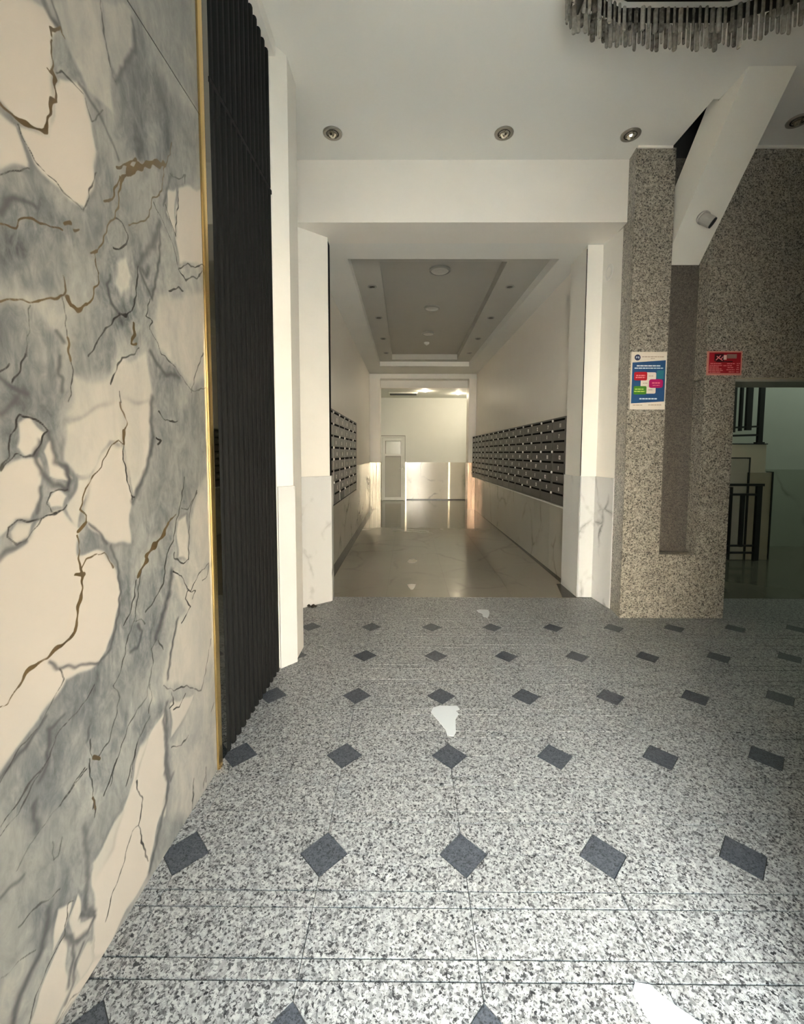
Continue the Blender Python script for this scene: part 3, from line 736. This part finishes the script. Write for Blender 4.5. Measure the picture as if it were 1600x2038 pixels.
WARM = (1.0, .86, .62)
def emis(name, col, s):
    k = N(name); return k.fin((.8,.8,.8), .4, Emission_Color=tuple(col)+(1,), Emission_Strength=s)
GLOW = emis('lamp_glow', WARM, 4.0)
for (x, y, lab) in ((.489, 12.11, 'lit ceiling spotlight in far room, bigger one near the air slot'), (1.478, 12.6, 'lit ceiling spotlight in far room, smaller one near long mailbox side')):
    t = thing('ceiling_spotlight', lab, 'lamp', (x, y, 3.24))
    MB().lathe([(.085, 0), (.085, -.012), (.062, -.02), (.060, -.006)], (x, y, 3.2398), 20).build('ring', DW, t)
    MB().lathe([(.06, -.004), (.055, -.024), (.02, -.034)], (x, y, 3.2396), 16).build('bulb', GLOW, t)
    ld = bpy.data.lights.new('spot_light', 'POINT'); ld.energy = 2.2; ld.color = WARM; ld.shadow_soft_size = .06
    lo = bpy.data.objects.new('spot_light', ld); COL.objects.link(lo); lo.location = (x, y, 3.17)
ld = bpy.data.lights.new('far_room_fill', 'POINT'); ld.energy = 3; ld.color = (1, .93, .78); ld.shadow_soft_size = .1  # unseen fill added to brighten the far room, no fixture
lo = bpy.data.objects.new('far_room_fill', ld); COL.objects.link(lo); lo.location = (2.5, 12.6, 2.95)
t = thing('air_vent', 'narrow dark air slot in far room ceiling', 'vent', (-.127, 12.42, 3.24))
MB().box(-.54, .285, 12.36, 12.52, 3.2, 3.2395).build('vent_frame', FARW, t)
MB().box(-.51, .255, 12.35, 12.5, 3.165, 3.1995).build('vent_slot', BLACK, t)

# ------------------------------------------------------------------ mailbox banks
MBOX = plain('mailbox_metal', (.115,.103,.092), .42, metal=.25, spec=.4)
MCASE = plain('mailbox_case', (.085,.078,.07), .5)
SLOT = plain('mail_slot', (.006,.005,.005), .9, spec=.1)
NUMM = plain('number_paint', (.80,.78,.72), .5)
KNOB = plain('lock_steel', (.92,.90,.85), .3)
def glyph(s, size):
    cu = bpy.data.curves.new('number', 'FONT'); cu.body = s; cu.size = size; cu.align_x = 'CENTER'; cu.extrude = .0008; cu.offset = .0022
    ob = bpy.data.objects.new('number_source', cu); COL.objects.link(ob)
    bpy.context.view_layer.update()
    me = bpy.data.meshes.new_from_object(ob.evaluated_get(bpy.context.evaluated_depsgraph_get()))
    bpy.data.objects.remove(ob); bpy.data.curves.remove(cu)
    for v in me.vertices: v.co = Vector((-v.co.x, v.co.z, v.co.y))     # face local +y, read along -x
    me.materials.clear(); me.materials.append(NUMM); me.flip_normals(); return me
def text_mesh(s, size, mat, name='lettering'):
    me = glyph(s, size); me.materials.clear(); me.materials.append(mat); me.name = name
    return me
GL = {s: glyph(s, .062) for s in ('11','7','2','12','1','8','3','5','17','21')}
cyc = ['11','7','2','12','1','2','8', '7','1','8','11','1','12','5', '2','1','3','8','17','1','21']
def bank(name, label, origin, rot, ncol, cw, ch, nrow, rev, group, gap=.004, dmat=None):
    t = thing(name, label, 'mailbox', origin, None, rot)
    L, H, DP_ = ncol*cw, nrow*ch + .035, .125
    def loc(mb, nm, mat, par=t):
        ob = bpy.data.objects.new(nm, mb.mesh(nm, mat)); COL.objects.link(ob); ob.parent = par; return ob
    loc(MB().box(-.012, L + .012, -DP_, -.012, 0, H), 'case', SLOT if dmat else MCASE)
    loc(MB().box(-.012, L + .012, -.012, .006, H - .012, H), 'top_rail', MBOX)
    loc(MB().box(-.012, 0, -.012, .006, 0, H - .012), 'end_post', MBOX)
    dm = MB().box(gap, cw - gap, -.012, 0, .004, ch - .002)
    dme = dm.mesh('door', dmat or MBOX)
    sme = MB().box(-(cw*.40), cw*.40, 0, .0025, -.011, .011).mesh('mail_slot', SLOT)
    kme = MB().lathe([(.015, 0), (.015, .008), (.009, .014)], (0,0,0), 8, Matrix.Rotation(-math.pi/2, 3, 'X')).mesh('lock', KNOB)
    for i in range(ncol):
        for r in range(nrow):
            z = H - .018 - (r + 1)*ch
            dr_ = put('door', dme, (0,0,0)); dr_.parent = t; dr_.location = (i*cw, 0, z)
            s_ = put('mail_slot', sme, (0,0,0)); s_.parent = dr_; s_.location = (cw/2, 0, ch - .012)
            col = (ncol - 1 - i) if rev else i
            if r < nrow - 1:
                tx = cyc[(col*7 + r) % len(cyc)]; g_ = put('number', GL[tx], (0,0,0))
                if len(tx) > 1: g_['kind'] = 'stuff'
                g_.parent = dr_; g_.location = (cw*(.5 + .08*((col*3+r) % 3 - 1)), .001, ch*.22)
            if (col*5 + r*3) % 7 < 4 or r == 0:
                k_ = put('lock', kme, (0,0,0)); k_.parent = dr_; k_.location = (cw, .0, ch - .010)
    return t
bank('mailbox_bank', 'long bank of dark metal mailboxes above the marble ledge', (1.787, 4.846, .886), math.radians(90.95), 15, .4165, .125, 8, False, None)
bank('mailbox_bank', 'short bank of grey metal mailboxes beyond the angled white reveal', (-.872, 7.25, .865), math.radians(-90), 6, .445, .138, 8, True, None, .022, plain('mailbox_light_metal', (.22,.20,.185), .4))

# ------------------------------------------------------------------ lamps of the hall and the corridor
RING = plain('spot_ring', (.34,.31,.26), .35, metal=.7)
CUP = plain('spot_cup', (.05,.045,.035), .12, metal=.9)
BULB = plain('spot_bulb', (.85,.80,.66), .04, metal=.9)
for (x, y, lab) in ((-.618, 3.656, 'brass recessed spotlight in hall ceiling, one closest to black slats'), (.778, 3.659, 'brass recessed spotlight in hall ceiling, middle one over the passage beam'),
                    (1.816, 3.678, 'brass recessed spotlight in hall ceiling just before granite pillar'), (3.045, 3.534, 'brass recessed spotlight in hall ceiling beyond the sloping beam')):
    t = thing('recessed_spotlight', lab, 'lamp', (x, y, 4.1), 'recessed spotlights in the hall ceiling')
    MB().lathe([(.078, 0), (.076, -.008), (.062, -.014), (.050, -.006)], (x, y, 4.0998), 28).build('ring', RING, t, smooth=True)
    MB().lathe([(.052, -.002), (.051, -.007), (.030, -.004)], (x, y, 4.0996), 20).build('reflector', CUP, t)
    mb = MB(); mb.lathe([(.030, -.006), (.031, -.016), (.021, -.028), (.006, -.033)], (x, y, 4.0996), 8)
    for q in range(3):
        a = q*2.1 + .6; mb.lathe([(.008, 0), (.006, -.008), (.001, -.011)], (x + .036*math.cos(a), y + .036*math.sin(a), 4.0925), 6)
    mb.build('bulb', BULB, t)
LENS = plain('lamp_lens', (.50,.47,.42), .3)
LRING = plain('lamp_ring', (.36,.34,.30), .4)
for (x, y, r, lab) in ((.40, 5.52, .135, 'round unlit ceiling lamp in corridor tray, first from the hall'), (.38, 6.92, .125, 'round unlit ceiling lamp in corridor tray, second from the hall'), (.39, 8.36, .12, 'round unlit ceiling lamp in corridor tray, third from the hall')):
    t = thing('ceiling_lamp', lab, 'lamp', (x, y, 3.80), 'round lamps in the corridor tray')
    MB().lathe([(r, 0), (r, -.022), (r*.86, -.03), (r*.84, -.018)], (x, y, 3.8008), 28).build('ring', LRING, t)
    MB().lathe([(r*.84, -.012), (r*.8, -.026), (r*.3, -.034)], (x, y, 3.8008), 24).build('lens', LENS, t)
t = thing('smoke_detector', 'small white smoke detector at far end of corridor tray', 'smoke detector', (.392, 9.06, 3.8))
MB().lathe([(.055, 0), (.055, -.02), (.04, -.04), (.015, -.045)], (.392, 9.06, 3.8008), 18).build('body', LEDGEM, t)
MB().lathe([(.018, -.044), (.016, -.055), (.004, -.058)], (.392, 9.06, 3.8006), 10).build('sensor', LEDGEM, t)
names = ['first', 'second', 'third', 'fourth']
for sx, side in ((-.47, 'short mailbox side'), (1.335, 'long mailbox side')):
    for q, y in enumerate((5.75, 7.03, 8.28, 9.45)):
        t = thing('tray_spotlight', '%s small unlit spotlight from the hall on tray step, %s' % (names[q], side), 'lamp', (sx, y, 3.675), 'small spotlights on the tray step')
        MB().lathe([(.06, 0), (.06, -.006), (.045, -.012), (.042, -.004)], (sx, y, 3.6758), 18).build('ring', LRING, t)
        MB().lathe([(.042, -.003), (.03, -.008), (.01, -.01)], (sx, y, 3.6758), 14).build('bulb', CUP, t)
t = thing('wall_plate', 'round white plate high on white reveal beside granite pillar', 'plate', (1.955, 4.266, 3.25))
rot = Matrix.Rotation(-math.pi/2, 3, 'Y') 
MB().lathe([(.075, 0), (.075, .006), (.06, .012), (.05, .008)], (1.9513, 4.266, 3.25), 24, rot).build('rim', LEDGEM, t)
MB().lathe([(.048, 0), (.045, .011), (.01, .014)], (1.9513, 4.266, 3.25), 20, rot).build('cover', PLASTER, t)

# ------------------------------------------------------------------ chandelier
def octo(x0, x1, y0, y1, cx, cy):
    return [(x0+cx, y1), (x0, y1-cy), (x0, y0+cy), (x0+cx, y0), (x1-cx, y0), (x1, y0+cy), (x1, y1-cy), (x1-cx, y1)]
ch = thing('chandelier', 'rectangular crystal chandelier hanging close under white ceiling', 'chandelier', (1.5, 2.05, 4.1))
CHR = plain('dark_chrome', (.04,.036,.03), .3, metal=.6)
kc = N('crystal')
_oi = kc.t.nodes.new('ShaderNodeObjectInfo')
_cf = kc.math('ADD', kc.math('MULTIPLY', _oi.outputs['Random'], .65), kc.math('MULTIPLY', kc.math('SUBTRACT', kc.noise(kc.pos(), 45, 3), .35), 1.0), True)
CRY = kc.fin(kc.mix(_cf, (.09,.075,.055), (.78,.72,.61)), .08, 0, .8, IOR=1.52, Transmission_Weight=.40)
outer = octo(.86, 2.2, 1.45, 2.65, .36, .13)
inner = octo(1.25, 2.02, 1.75, 2.24, .05, .05)
def shrink(poly, f, c): return [(c[0] + (x-c[0])*f, c[1] + (y-c[1])*f) for x, y in poly]
cO = (1.53, 2.05); cI = (1.635, 1.995)
MB().prism(shrink(outer, .93, cO), 4.06, 4.0995).build('ceiling_plate', CHR, ch)
def loop_band(poly, f, c, z0, z1):
    a = poly; bq = shrink(poly, f, c); m = MB(); n = len(a)
    for k in range(n):
        q = (k+1) % n; m.prism([a[k], a[q], bq[q], bq[k]], z0, z1)
    return m
loop_band(outer, .985, cO, 3.985, 4.06).build('outer_frame', CHR, ch)
loop_band(inner, .97, cI, 3.885, 3.915).build('inner_frame', BLACK, ch)
for (x, y) in ((1.3, 1.8), (1.97, 1.8), (1.3, 2.19), (1.97, 2.19)):
    MB().tube((x, y, 3.91), (x, y, 4.06), .008, 6).build('rod', CHR, ch)
MB().prism(shrink(inner, .9, cI), 3.93, 3.945).build('inner_plate', CHR, ch)
def pendant(L, w):
    a = MB(); m_ = []
    for z, s in ((0, .75), (-.006, 1.0), (-L*.95, 1.0), (-L, .72)):
        m_.append([(w*s*cx, w*.5*s*cy, z) for cx, cy in ((-1,0), (-.5,-1), (.5,-1), (1,0), (.5,1), (-.5,1))])
    for q in range(3):
        a.loft(m_[q], m_[q+1])
    return a.mesh('crystal_pendant', CRY)
pm1, pm2, pm3, pm4 = pendant(.13, .0125), pendant(.15, .0135), pendant(.15, .019), pendant(.115, .0095)
back = MB()
def hang(poly, step, z, mesh_list, jit):
    n = len(poly); k2 = 0
    for k in range(n):
        a, b2 = Vector(poly[k]), Vector(poly[(k+1) % n]); L = (b2-a).length; m = max(1, int(L/step)); ang = math.atan2(b2.y-a.y, b2.x-a.x)
        for q in range(m):
            p = a + (b2-a)*((q+.5)/m); me = mesh_list[(k2*5 + k2//3) % len(mesh_list)]; k2 += 1
            zz = z + random.uniform(-jit, jit)
            if p.y > 1.95: put('crystal_pendant', me, (p.x, p.y, zz), ch, ang + random.uniform(-.9, .9))
            elif q % 2 == 0: back.add([(v.co.x + p.x, v.co.y + p.y, v.co.z + zz) for v in me.vertices], [tuple(f.vertices) for f in me.polygons])
hang(outer, .025, 3.985, [pm1, pm2, pm4], .010)
hang(inner, .034, 3.885, [pm3, pm2], .006)
hang(shrink(outer, .93, cO), .034, 4.03, [pm1, pm4], .008)
bk = back.build('crystal_fringe', CRY, ch); bk['kind'] = 'stuff'
MB().prism([(.905, 2.0), (.915, 2.0), (.915, 2.47), (.905, 2.47)], 3.86, 3.985).build('side_plate', CHR, ch)

# ------------------------------------------------------------------ camera on the sloping beam
u_n = Vector((0, -.713, -.701))
cx, cyy = 2.445, 3.69
base = Vector((cx, cyy, uz(cyy)))
sc_ = thing('security_camera', 'small white security camera on underside of sloping beam', 'camera', base)
SW = plain('camera_white', (.46,.43,.38), .4)
rm = u_n.to_track_quat('Z', 'Y').to_matrix()
MB().lathe([(.052, 0), (.052, .016), (.04, .024)], base + u_n*.0005, 20, rm).build('mount', SW, sc_)
dirv = Vector((.66, -.36, -.60)).normalized()
c0 = base + u_n*.055
MB().tube(base + u_n*.02, c0, .02, 12).build('arm', SW, sc_)
rb = dirv.to_track_quat('Z', 'Y').to_matrix()
MB().lathe([(.02, -.05), (.038, -.042), (.045, -.01), (.045, .05), (.042, .054)], c0, 24, rb).build('housing', SW, sc_)
MB().lathe([(.0415, .05), (.0415, .064), (.02, .066)], c0, 20, rb).build('lens', BLACK, sc_)

# ------------------------------------------------------------------ poster and red sign on the granite
def flat(par, nm, mat, pts, y, th=.0015):
    return MB().loft([(x, y, z) for x, z in pts], [(x, y - th, z) for x, z in pts]).build(nm, mat, par)
PX0, PX1, PZ0, PZ1 = 1.955, 2.263, 1.888, 2.386
po_ = thing('poster', 'framed blue notice with red, magenta and green boxes on granite pillar', 'poster', (2.109, 3.812, 1.888))
def M(n, c, r=.5): return bpy.data.materials.get(n) or plain(n, c, r, var=.02)
CRM = M('poster_paper', (.80,.71,.60)); BLU = M('poster_blue', (.02,.085,.22)); 
MB().box(PX0, PX1, 3.800, 3.8128, PZ0, PZ1).build('board', CRM, po_)
def U_(u): return PX0 + u*(PX1-PX0)
def V_(v): return PZ1 - v*(PZ1-PZ0)
def rect(nm, mat, u0, u1, v0, v1, lay): return flat(po_, nm, mat, [(U_(u0),V_(v1)),(U_(u1),V_(v1)),(U_(u1),V_(v0)),(U_(u0),V_(v0))], 3.800 - .0012*lay, .001)
def rrect(nm, mat, u0, u1, v0, v1, lay, r=.012):
    x0, x1, z0, z1 = U_(u0), U_(u1), V_(v1), V_(v0); pts = []
    for ccx, ccz, a0 in ((x1-r, z1-r, 0), (x0+r, z1-r, 90), (x0+r, z0+r, 180), (x1-r, z0+r, 270)):
        for q in range(5):
            a = math.radians(a0 + q*22.5); pts.append((ccx + r*math.cos(a), ccz + r*math.sin(a)))
    return flat(po_, nm, mat, pts, 3.800 - .0012*lay, .001)
flat(po_, 'blue_field', BLU, [(U_(.03),V_(.895)),(U_(.97),V_(.86)),(U_(.97),V_(.145)),(U_(.03),V_(.185))], 3.7999, .001)
def words(u0, u1, v, hgt, mat, nm='text_line', lay=3, seed=1):
    rr = random.Random(seed); u = u0; m = MB()
    while u < u1 - .01:
        w = min(rr.uniform(.05, .13), u1 - u); y = 3.800 - .0012*lay
        m.box(U_(u), U_(u + w - .014), y - .0008, y, V_(v + hgt/2), V_(v - hgt/2)); u += w
    return m.build(nm, mat, po_)
WHT = M('print_white', (.80,.86,.90)); BRN = M('print_brown', (.42,.30,.22)); RED = M('print_red', (.52,.006,.02)); MAG = M('print_magenta', (.48,.008,.13)); GRN = M('print_green', (.07,.26,.02)); TEAL = M('print_teal', (.03,.20,.26)); PNK = M('print_pink', (.85,.25,.28)); NAVY = M('print_navy', (.03,.035,.10))
lg = MB().lathe([(.026, 0), (.026, .001)], (U_(.17), 3.7998, V_(.098)), 20, Matrix.Rotation(math.pi/2, 3, 'X')).build('emblem', NAVY, po_)
words(.29, .92, .088, .012, BRN, seed=3); words(.54, .66, .118, .010, BRN, seed=4)
words(.15, .83, .243, .020, WHT, seed=5); words(.09, .92, .284, .016, WHT, seed=6)
rect('teal_box', TEAL, .73, .93, .32, .47, 1)
rrect('white_box', CRM, .42, .71, .355, .485, 2); rrect('white_box', CRM, .28, .56, .478, .61, 2); rrect('white_box', CRM, .43, .71, .59, .725, 2)
rrect('red_box', RED, .085, .455, .350, .495, 3); rrect('magenta_box', MAG, .515, .91, .475, .625, 3, .02); rrect('green_box', GRN, .085, .45, .595, .74, 3)
words(.14, .41, .41, .020, PNK, 'text_line', 4, 7); words(.13, .41, .445, .020, PNK, 'text_line', 4, 8)
words(.60, .84, .54, .022, PNK, 'text_line', 4, 9); words(.62, .83, .583, .012, PNK, 'text_line', 4, 10)
words(.12, .38, .648, .016, M('print_lime', (.55,.70,.15)), 'text_line', 4, 11); words(.10, .42, .688, .016, M('print_lime', (.55,.70,.15)), 'text_line', 4, 12)
words(.50, .64, .42, .010, BRN, 'text_line', 4, 13); words(.34, .48, .545, .010, BRN, 'text_line', 4, 14); words(.50, .64, .66, .010, BRN, 'text_line', 4, 15)
words(.26, .77, .815, .020, WHT, seed=16); words(.08, .36, .925, .011, BRN, seed=17); words(.52, .90, .922, .013, BRN, seed=18)
em = MB()
for u0, u1, v0, v1 in ((.125,.135,.082,.116), (.125,.16,.082,.088), (.15,.16,.082,.102), (.125,.16,.097,.102), (.18,.19,.082,.116), (.205,.215,.082,.116), (.18,.215,.082,.088), (.18,.215,.099,.104)):
    em.box(U_(u0), U_(u1), 3.7978, 3.7986, V_(v1), V_(v0))
em.build('monogram', WHT, po_)

PX0, PX1, PZ0, PZ1 = 2.618, 2.918, 2.187, 2.393
po_ = thing('red_sign', 'red advertising plate with pink border fixed to granite above stair opening', 'sign', (2.77, 3.812, 2.187))
PBD = M('sign_border', (.68,.28,.22)); SRD = M('sign_red', (.42,.012,.022)); SDK = M('sign_dark', (.05,.006,.012))
MB().box(PX0, PX1, 3.800, 3.8128, PZ0, PZ1).build('plate', PBD, po_)
rect('red_field', SRD, .035, .955, .06, .925, 1)
rect('dark_emblem', SDK, .19, .46, .12, .42, 2)
rect('grey_panel', M('sign_grey', (.30,.17,.14)), .55, .83, .13, .31, 2)
SPK = M('sign_pink', (.80,.24,.24)); SWH = M('sign_white', (.80,.58,.54))
rect('white_bar', SWH, .45, .535, .17, .36, 3)
cr = MB()
for a, b2 in (((.23,.38),(.36,.19)), ((.25,.22),(.42,.40)), ((.36,.36),(.43,.24))):
    cr.tube((U_(a[0]), 3.7965, V_(a[1])), (U_(b2[0]), 3.7965, V_(b2[1])), .004, 6)
cr.build('emblem_strokes', SPK, po_)
for q, (u0, u1, v) in enumerate(((.08,.42,.52), (.06,.30,.60), (.30,.44,.60), (.05,.34,.67), (.05,.42,.745), (.04,.46,.81), (.06,.40,.88), (.56,.80,.525), (.46,.56,.61), (.57,.72,.61), (.58,.76,.69), (.55,.80,.78), (.62,.80,.87), (.84,.95,.52), (.84,.93,.60), (.85,.93,.69), (.83,.93,.77), (.84,.93,.87))):
    words(u0, u1, v, .032, SPK, 'text_line', 2, 30+q)
rect('dark_rule', SDK, .24, .72, .42, .46, 2)

# ------------------------------------------------------------------ scraps on the floors
PAPER = plain('paper_white', (.56,.58,.59), .6, var=.03)
def scrap(nm, label, cat, pts, mat=PAPER, z=.0004, th=.002, grp=None):
    o = MB().prism(pts, z, z + th).build(nm, mat); return tag(o, label, cat, grp)
scrap('torn_scrap', 'large torn white scrap between two diamond rows on granite floor', 'scrap',
      [(.14,2.375),(.155,2.42),(.20,2.44),(.30,2.435),(.31,2.405),(.285,2.39),(.30,2.36),(.275,2.31),(.265,2.20),(.25,2.165),(.215,2.175),(.21,2.22),(.175,2.30)])
scrap('torn_scrap', 'small torn white scrap on granite floor before corridor threshold', 'scrap',
      [(.665,3.99),(.70,4.01),(.775,4.0),(.78,3.95),(.765,3.88),(.735,3.80),(.70,3.82),(.705,3.90),(.67,3.94)])
scrap('torn_scrap', 'torn white scrap with a crack, closest to the street entrance', 'scrap',
      [(.63,1.09),(.65,1.115),(.69,1.11),(.715,1.08),(.74,1.06),(.79,1.02),(.82,.97),(.80,.90),(.74,.90),(.68,.97),(.645,1.03)])
scrap('floor_fleck', 'pale patch on beige corridor floor just past granite edge', 'patch',
      [(.00,4.78),(.05,4.80),(.10,4.79),(.085,4.68),(.065,4.60),(.04,4.60),(.015,4.68)], plain('patch_paper', (.58,.52,.46), .3))
scrap('floor_fleck', 'pale elongated patch on corridor floor deeper inside', 'patch',
      [(.00,5.80),(.03,5.92),(.10,5.95),(.14,5.86),(.10,5.76),(.03,5.74)], plain('patch_paper_far', (.56,.50,.43), .3))
dl = MB(); random.seed(3)
vs = []
t = thing('dirt_clump', 'dark dirt clump on floor against marble foot of angled reveal', 'dirt', (-.925, 4.055, 0))
for q in range(7):
    a = random.uniform(0, 6.28); rr = random.uniform(0, .03); s_ = random.uniform(.010, .024)
    dl.lathe([(s_*.4, -s_*.6), (s_, 0), (s_*.4, s_*.7)], (-.925 + rr*1.4*math.cos(a), 4.055 - abs(rr*math.sin(a))*.6, s_*.6 + .001), 6)
dl.build('lump', plain('dirt', (.035,.028,.02), .9), t)

# ------------------------------------------------------------------ stair hall behind the granite wall
FY = 4.36
sf = struct(MB().box(2.4, 8.0, FY, 7.2, -.12, -.006).build('floor_stairs', GROUT), 'dark marble floor of the stair hall', 'floor')
for i in range(7):
    for j in range(4):
        MB().box(2.45 + i*.7 + .001, 2.45 + (i+1)*.7 - .001, FY + .003 + j*.65, FY + .003 + (j+1)*.65 - .002, -.006, 0).build('floor_tile', MARB_D, sf)
gw = struct(MB().box(2.3, 8.0, 6.9, 7.2, 0, 4.4).build('wall_stairs_back', plain('stair_wall_paint', (.42,.45,.40), .55)), 'pale green wall behind stairs', 'wall')
for i in range(7):
    MB().box(2.9 + i*.72 + .001, 2.9 + (i+1)*.72 - .001, 6.885, 6.9, 0, 1.25).build('marble_panel', MARB_G, gw)
struct(MB().box(7.8, 8.0, 3.84, 7.2, 0, 4.4).box(2.3, 2.42, 4.83, 7.2, 0, 4.4).build('wall_stairs_side', plain('stair_side_paint', (.42,.45,.40), .6)), 'pale green side walls of the stair hall', 'wall')
struct(MB().box(2.3, 8.0, 4.16, 7.2, 4.4, 4.6).build('ceiling_stairs', CEILM), 'ceiling of the stair hall', 'ceiling')
struct(MB().box(4.7, 8.0, 3.84, 4.16, 0, 4.4).build('wall_stairs_front', plain('stair_front_paint', (.42,.45,.40), .6)), 'front wall of the stair hall', 'wall')
st = thing('staircase', 'cream stair block with black edged marble panels behind granite pillar', 'stairs', (4.4, 6.4, 0))
SCR = plain('stair_cream', (.50,.46,.36), .5); SPN = plain('stair_panel', (.33,.29,.21), .3)
MB().box(3.6, 5.03, 6.02, 6.88, 1.24, 1.63).build('landing', SCR, st)
MB().box(4.79, 5.11, 6.0, 6.88, 0, 1.239).build('side_panel', SPN, st)
MB().box(3.6, 4.77, 6.0, 6.88, 0, 1.239).box(3.6, 4.77, 5.985, 6.019, 1.24, 1.43).build('side_panel', plain('stair_panel_light', (.36,.34,.28), .3), st)
MB().box(5.112, 5.13, 5.99, 6.1, 0, 1.25).build('black_edge', BLACK, st)
MB().box(4.771, 4.789, 5.98, 6.019, 0, 1.45).box(3.6, 4.789, 5.98, 6.019, 1.432, 1.45).build('black_edge', BLACK, st)
MB().box(3.6, 5.04, 6.01, 6.88, 1.631, 1.645).build('black_edge', BLACK, st)
def railing(label, z0, ztop, posts, rails, y, grp):
    t = thing('stair_railing', label, 'railing', (posts[-1][0], y, z0))
    for x, w, lo_, hi_ in posts:
        MB().box(x - w/2, x + w/2, y - .02, y + .02, lo_, hi_).build('newel_post' if w > .064 and x == posts[-1][0] else 'baluster', BLACK, t)
    for z, x0, x1, hh, dz in rails:
        MB().loft([(x0, y-.016, z-hh/2-dz), (x0, y+.016, z-hh/2-dz), (x0, y+.016, z+hh/2-dz), (x0, y-.016, z+hh/2-dz)],
                  [(x1, y-.016, z-hh/2), (x1, y+.016, z-hh/2), (x1, y+.016, z+hh/2), (x1, y-.016, z+hh/2)]).build('rail', BLACK, t)
    return t
t = railing('black metal railing on upper stair landing', 1.645, 2.7, [(4.16,.07,1.80,2.62), (4.36,.03,1.80,2.62), (4.555,.085,1.80,2.62), (4.675,.03,1.82,2.62), (4.785,.075,1.83,2.62), (4.955,.065,1.646,2.7)],
        [(1.885,4.0,4.93,.025,.05), (1.765,4.0,4.93,.028,.03), (2.64,4.0,5.0,.05,.0)], 6.06, None)
MB().box(4.90, 5.01, 6.03, 6.09, 1.646, 1.665).build('post_foot', BLACK, t)
t = railing('black metal railing standing on dark stair hall floor', 0, 1.08, [(4.10,.05,.2,.95), (4.36,.05,.2,.95), (4.50,.025,.02,1.04), (4.665,.042,.2,.95), (4.885,.07,.002,1.06)],
        [(1.07,3.95,4.95,.035,.0), (.935,3.95,4.86,.03,.0), (.215,3.95,4.86,.025,.0), (.115,3.95,4.86,.025,.0)], 5.93, None)
for z_, zz in ((3.9, 1),):
    ld = bpy.data.lights.new('stair_fill', 'POINT'); ld.energy = 6.5; ld.color = (.88, 1.0, .86); ld.shadow_soft_size = .12  # bare fill light added to lift the stair hall, no fixture
    lo = bpy.data.objects.new('stair_fill', ld); COL.objects.link(lo); lo.location = (6.6, 5.6, 3.9)
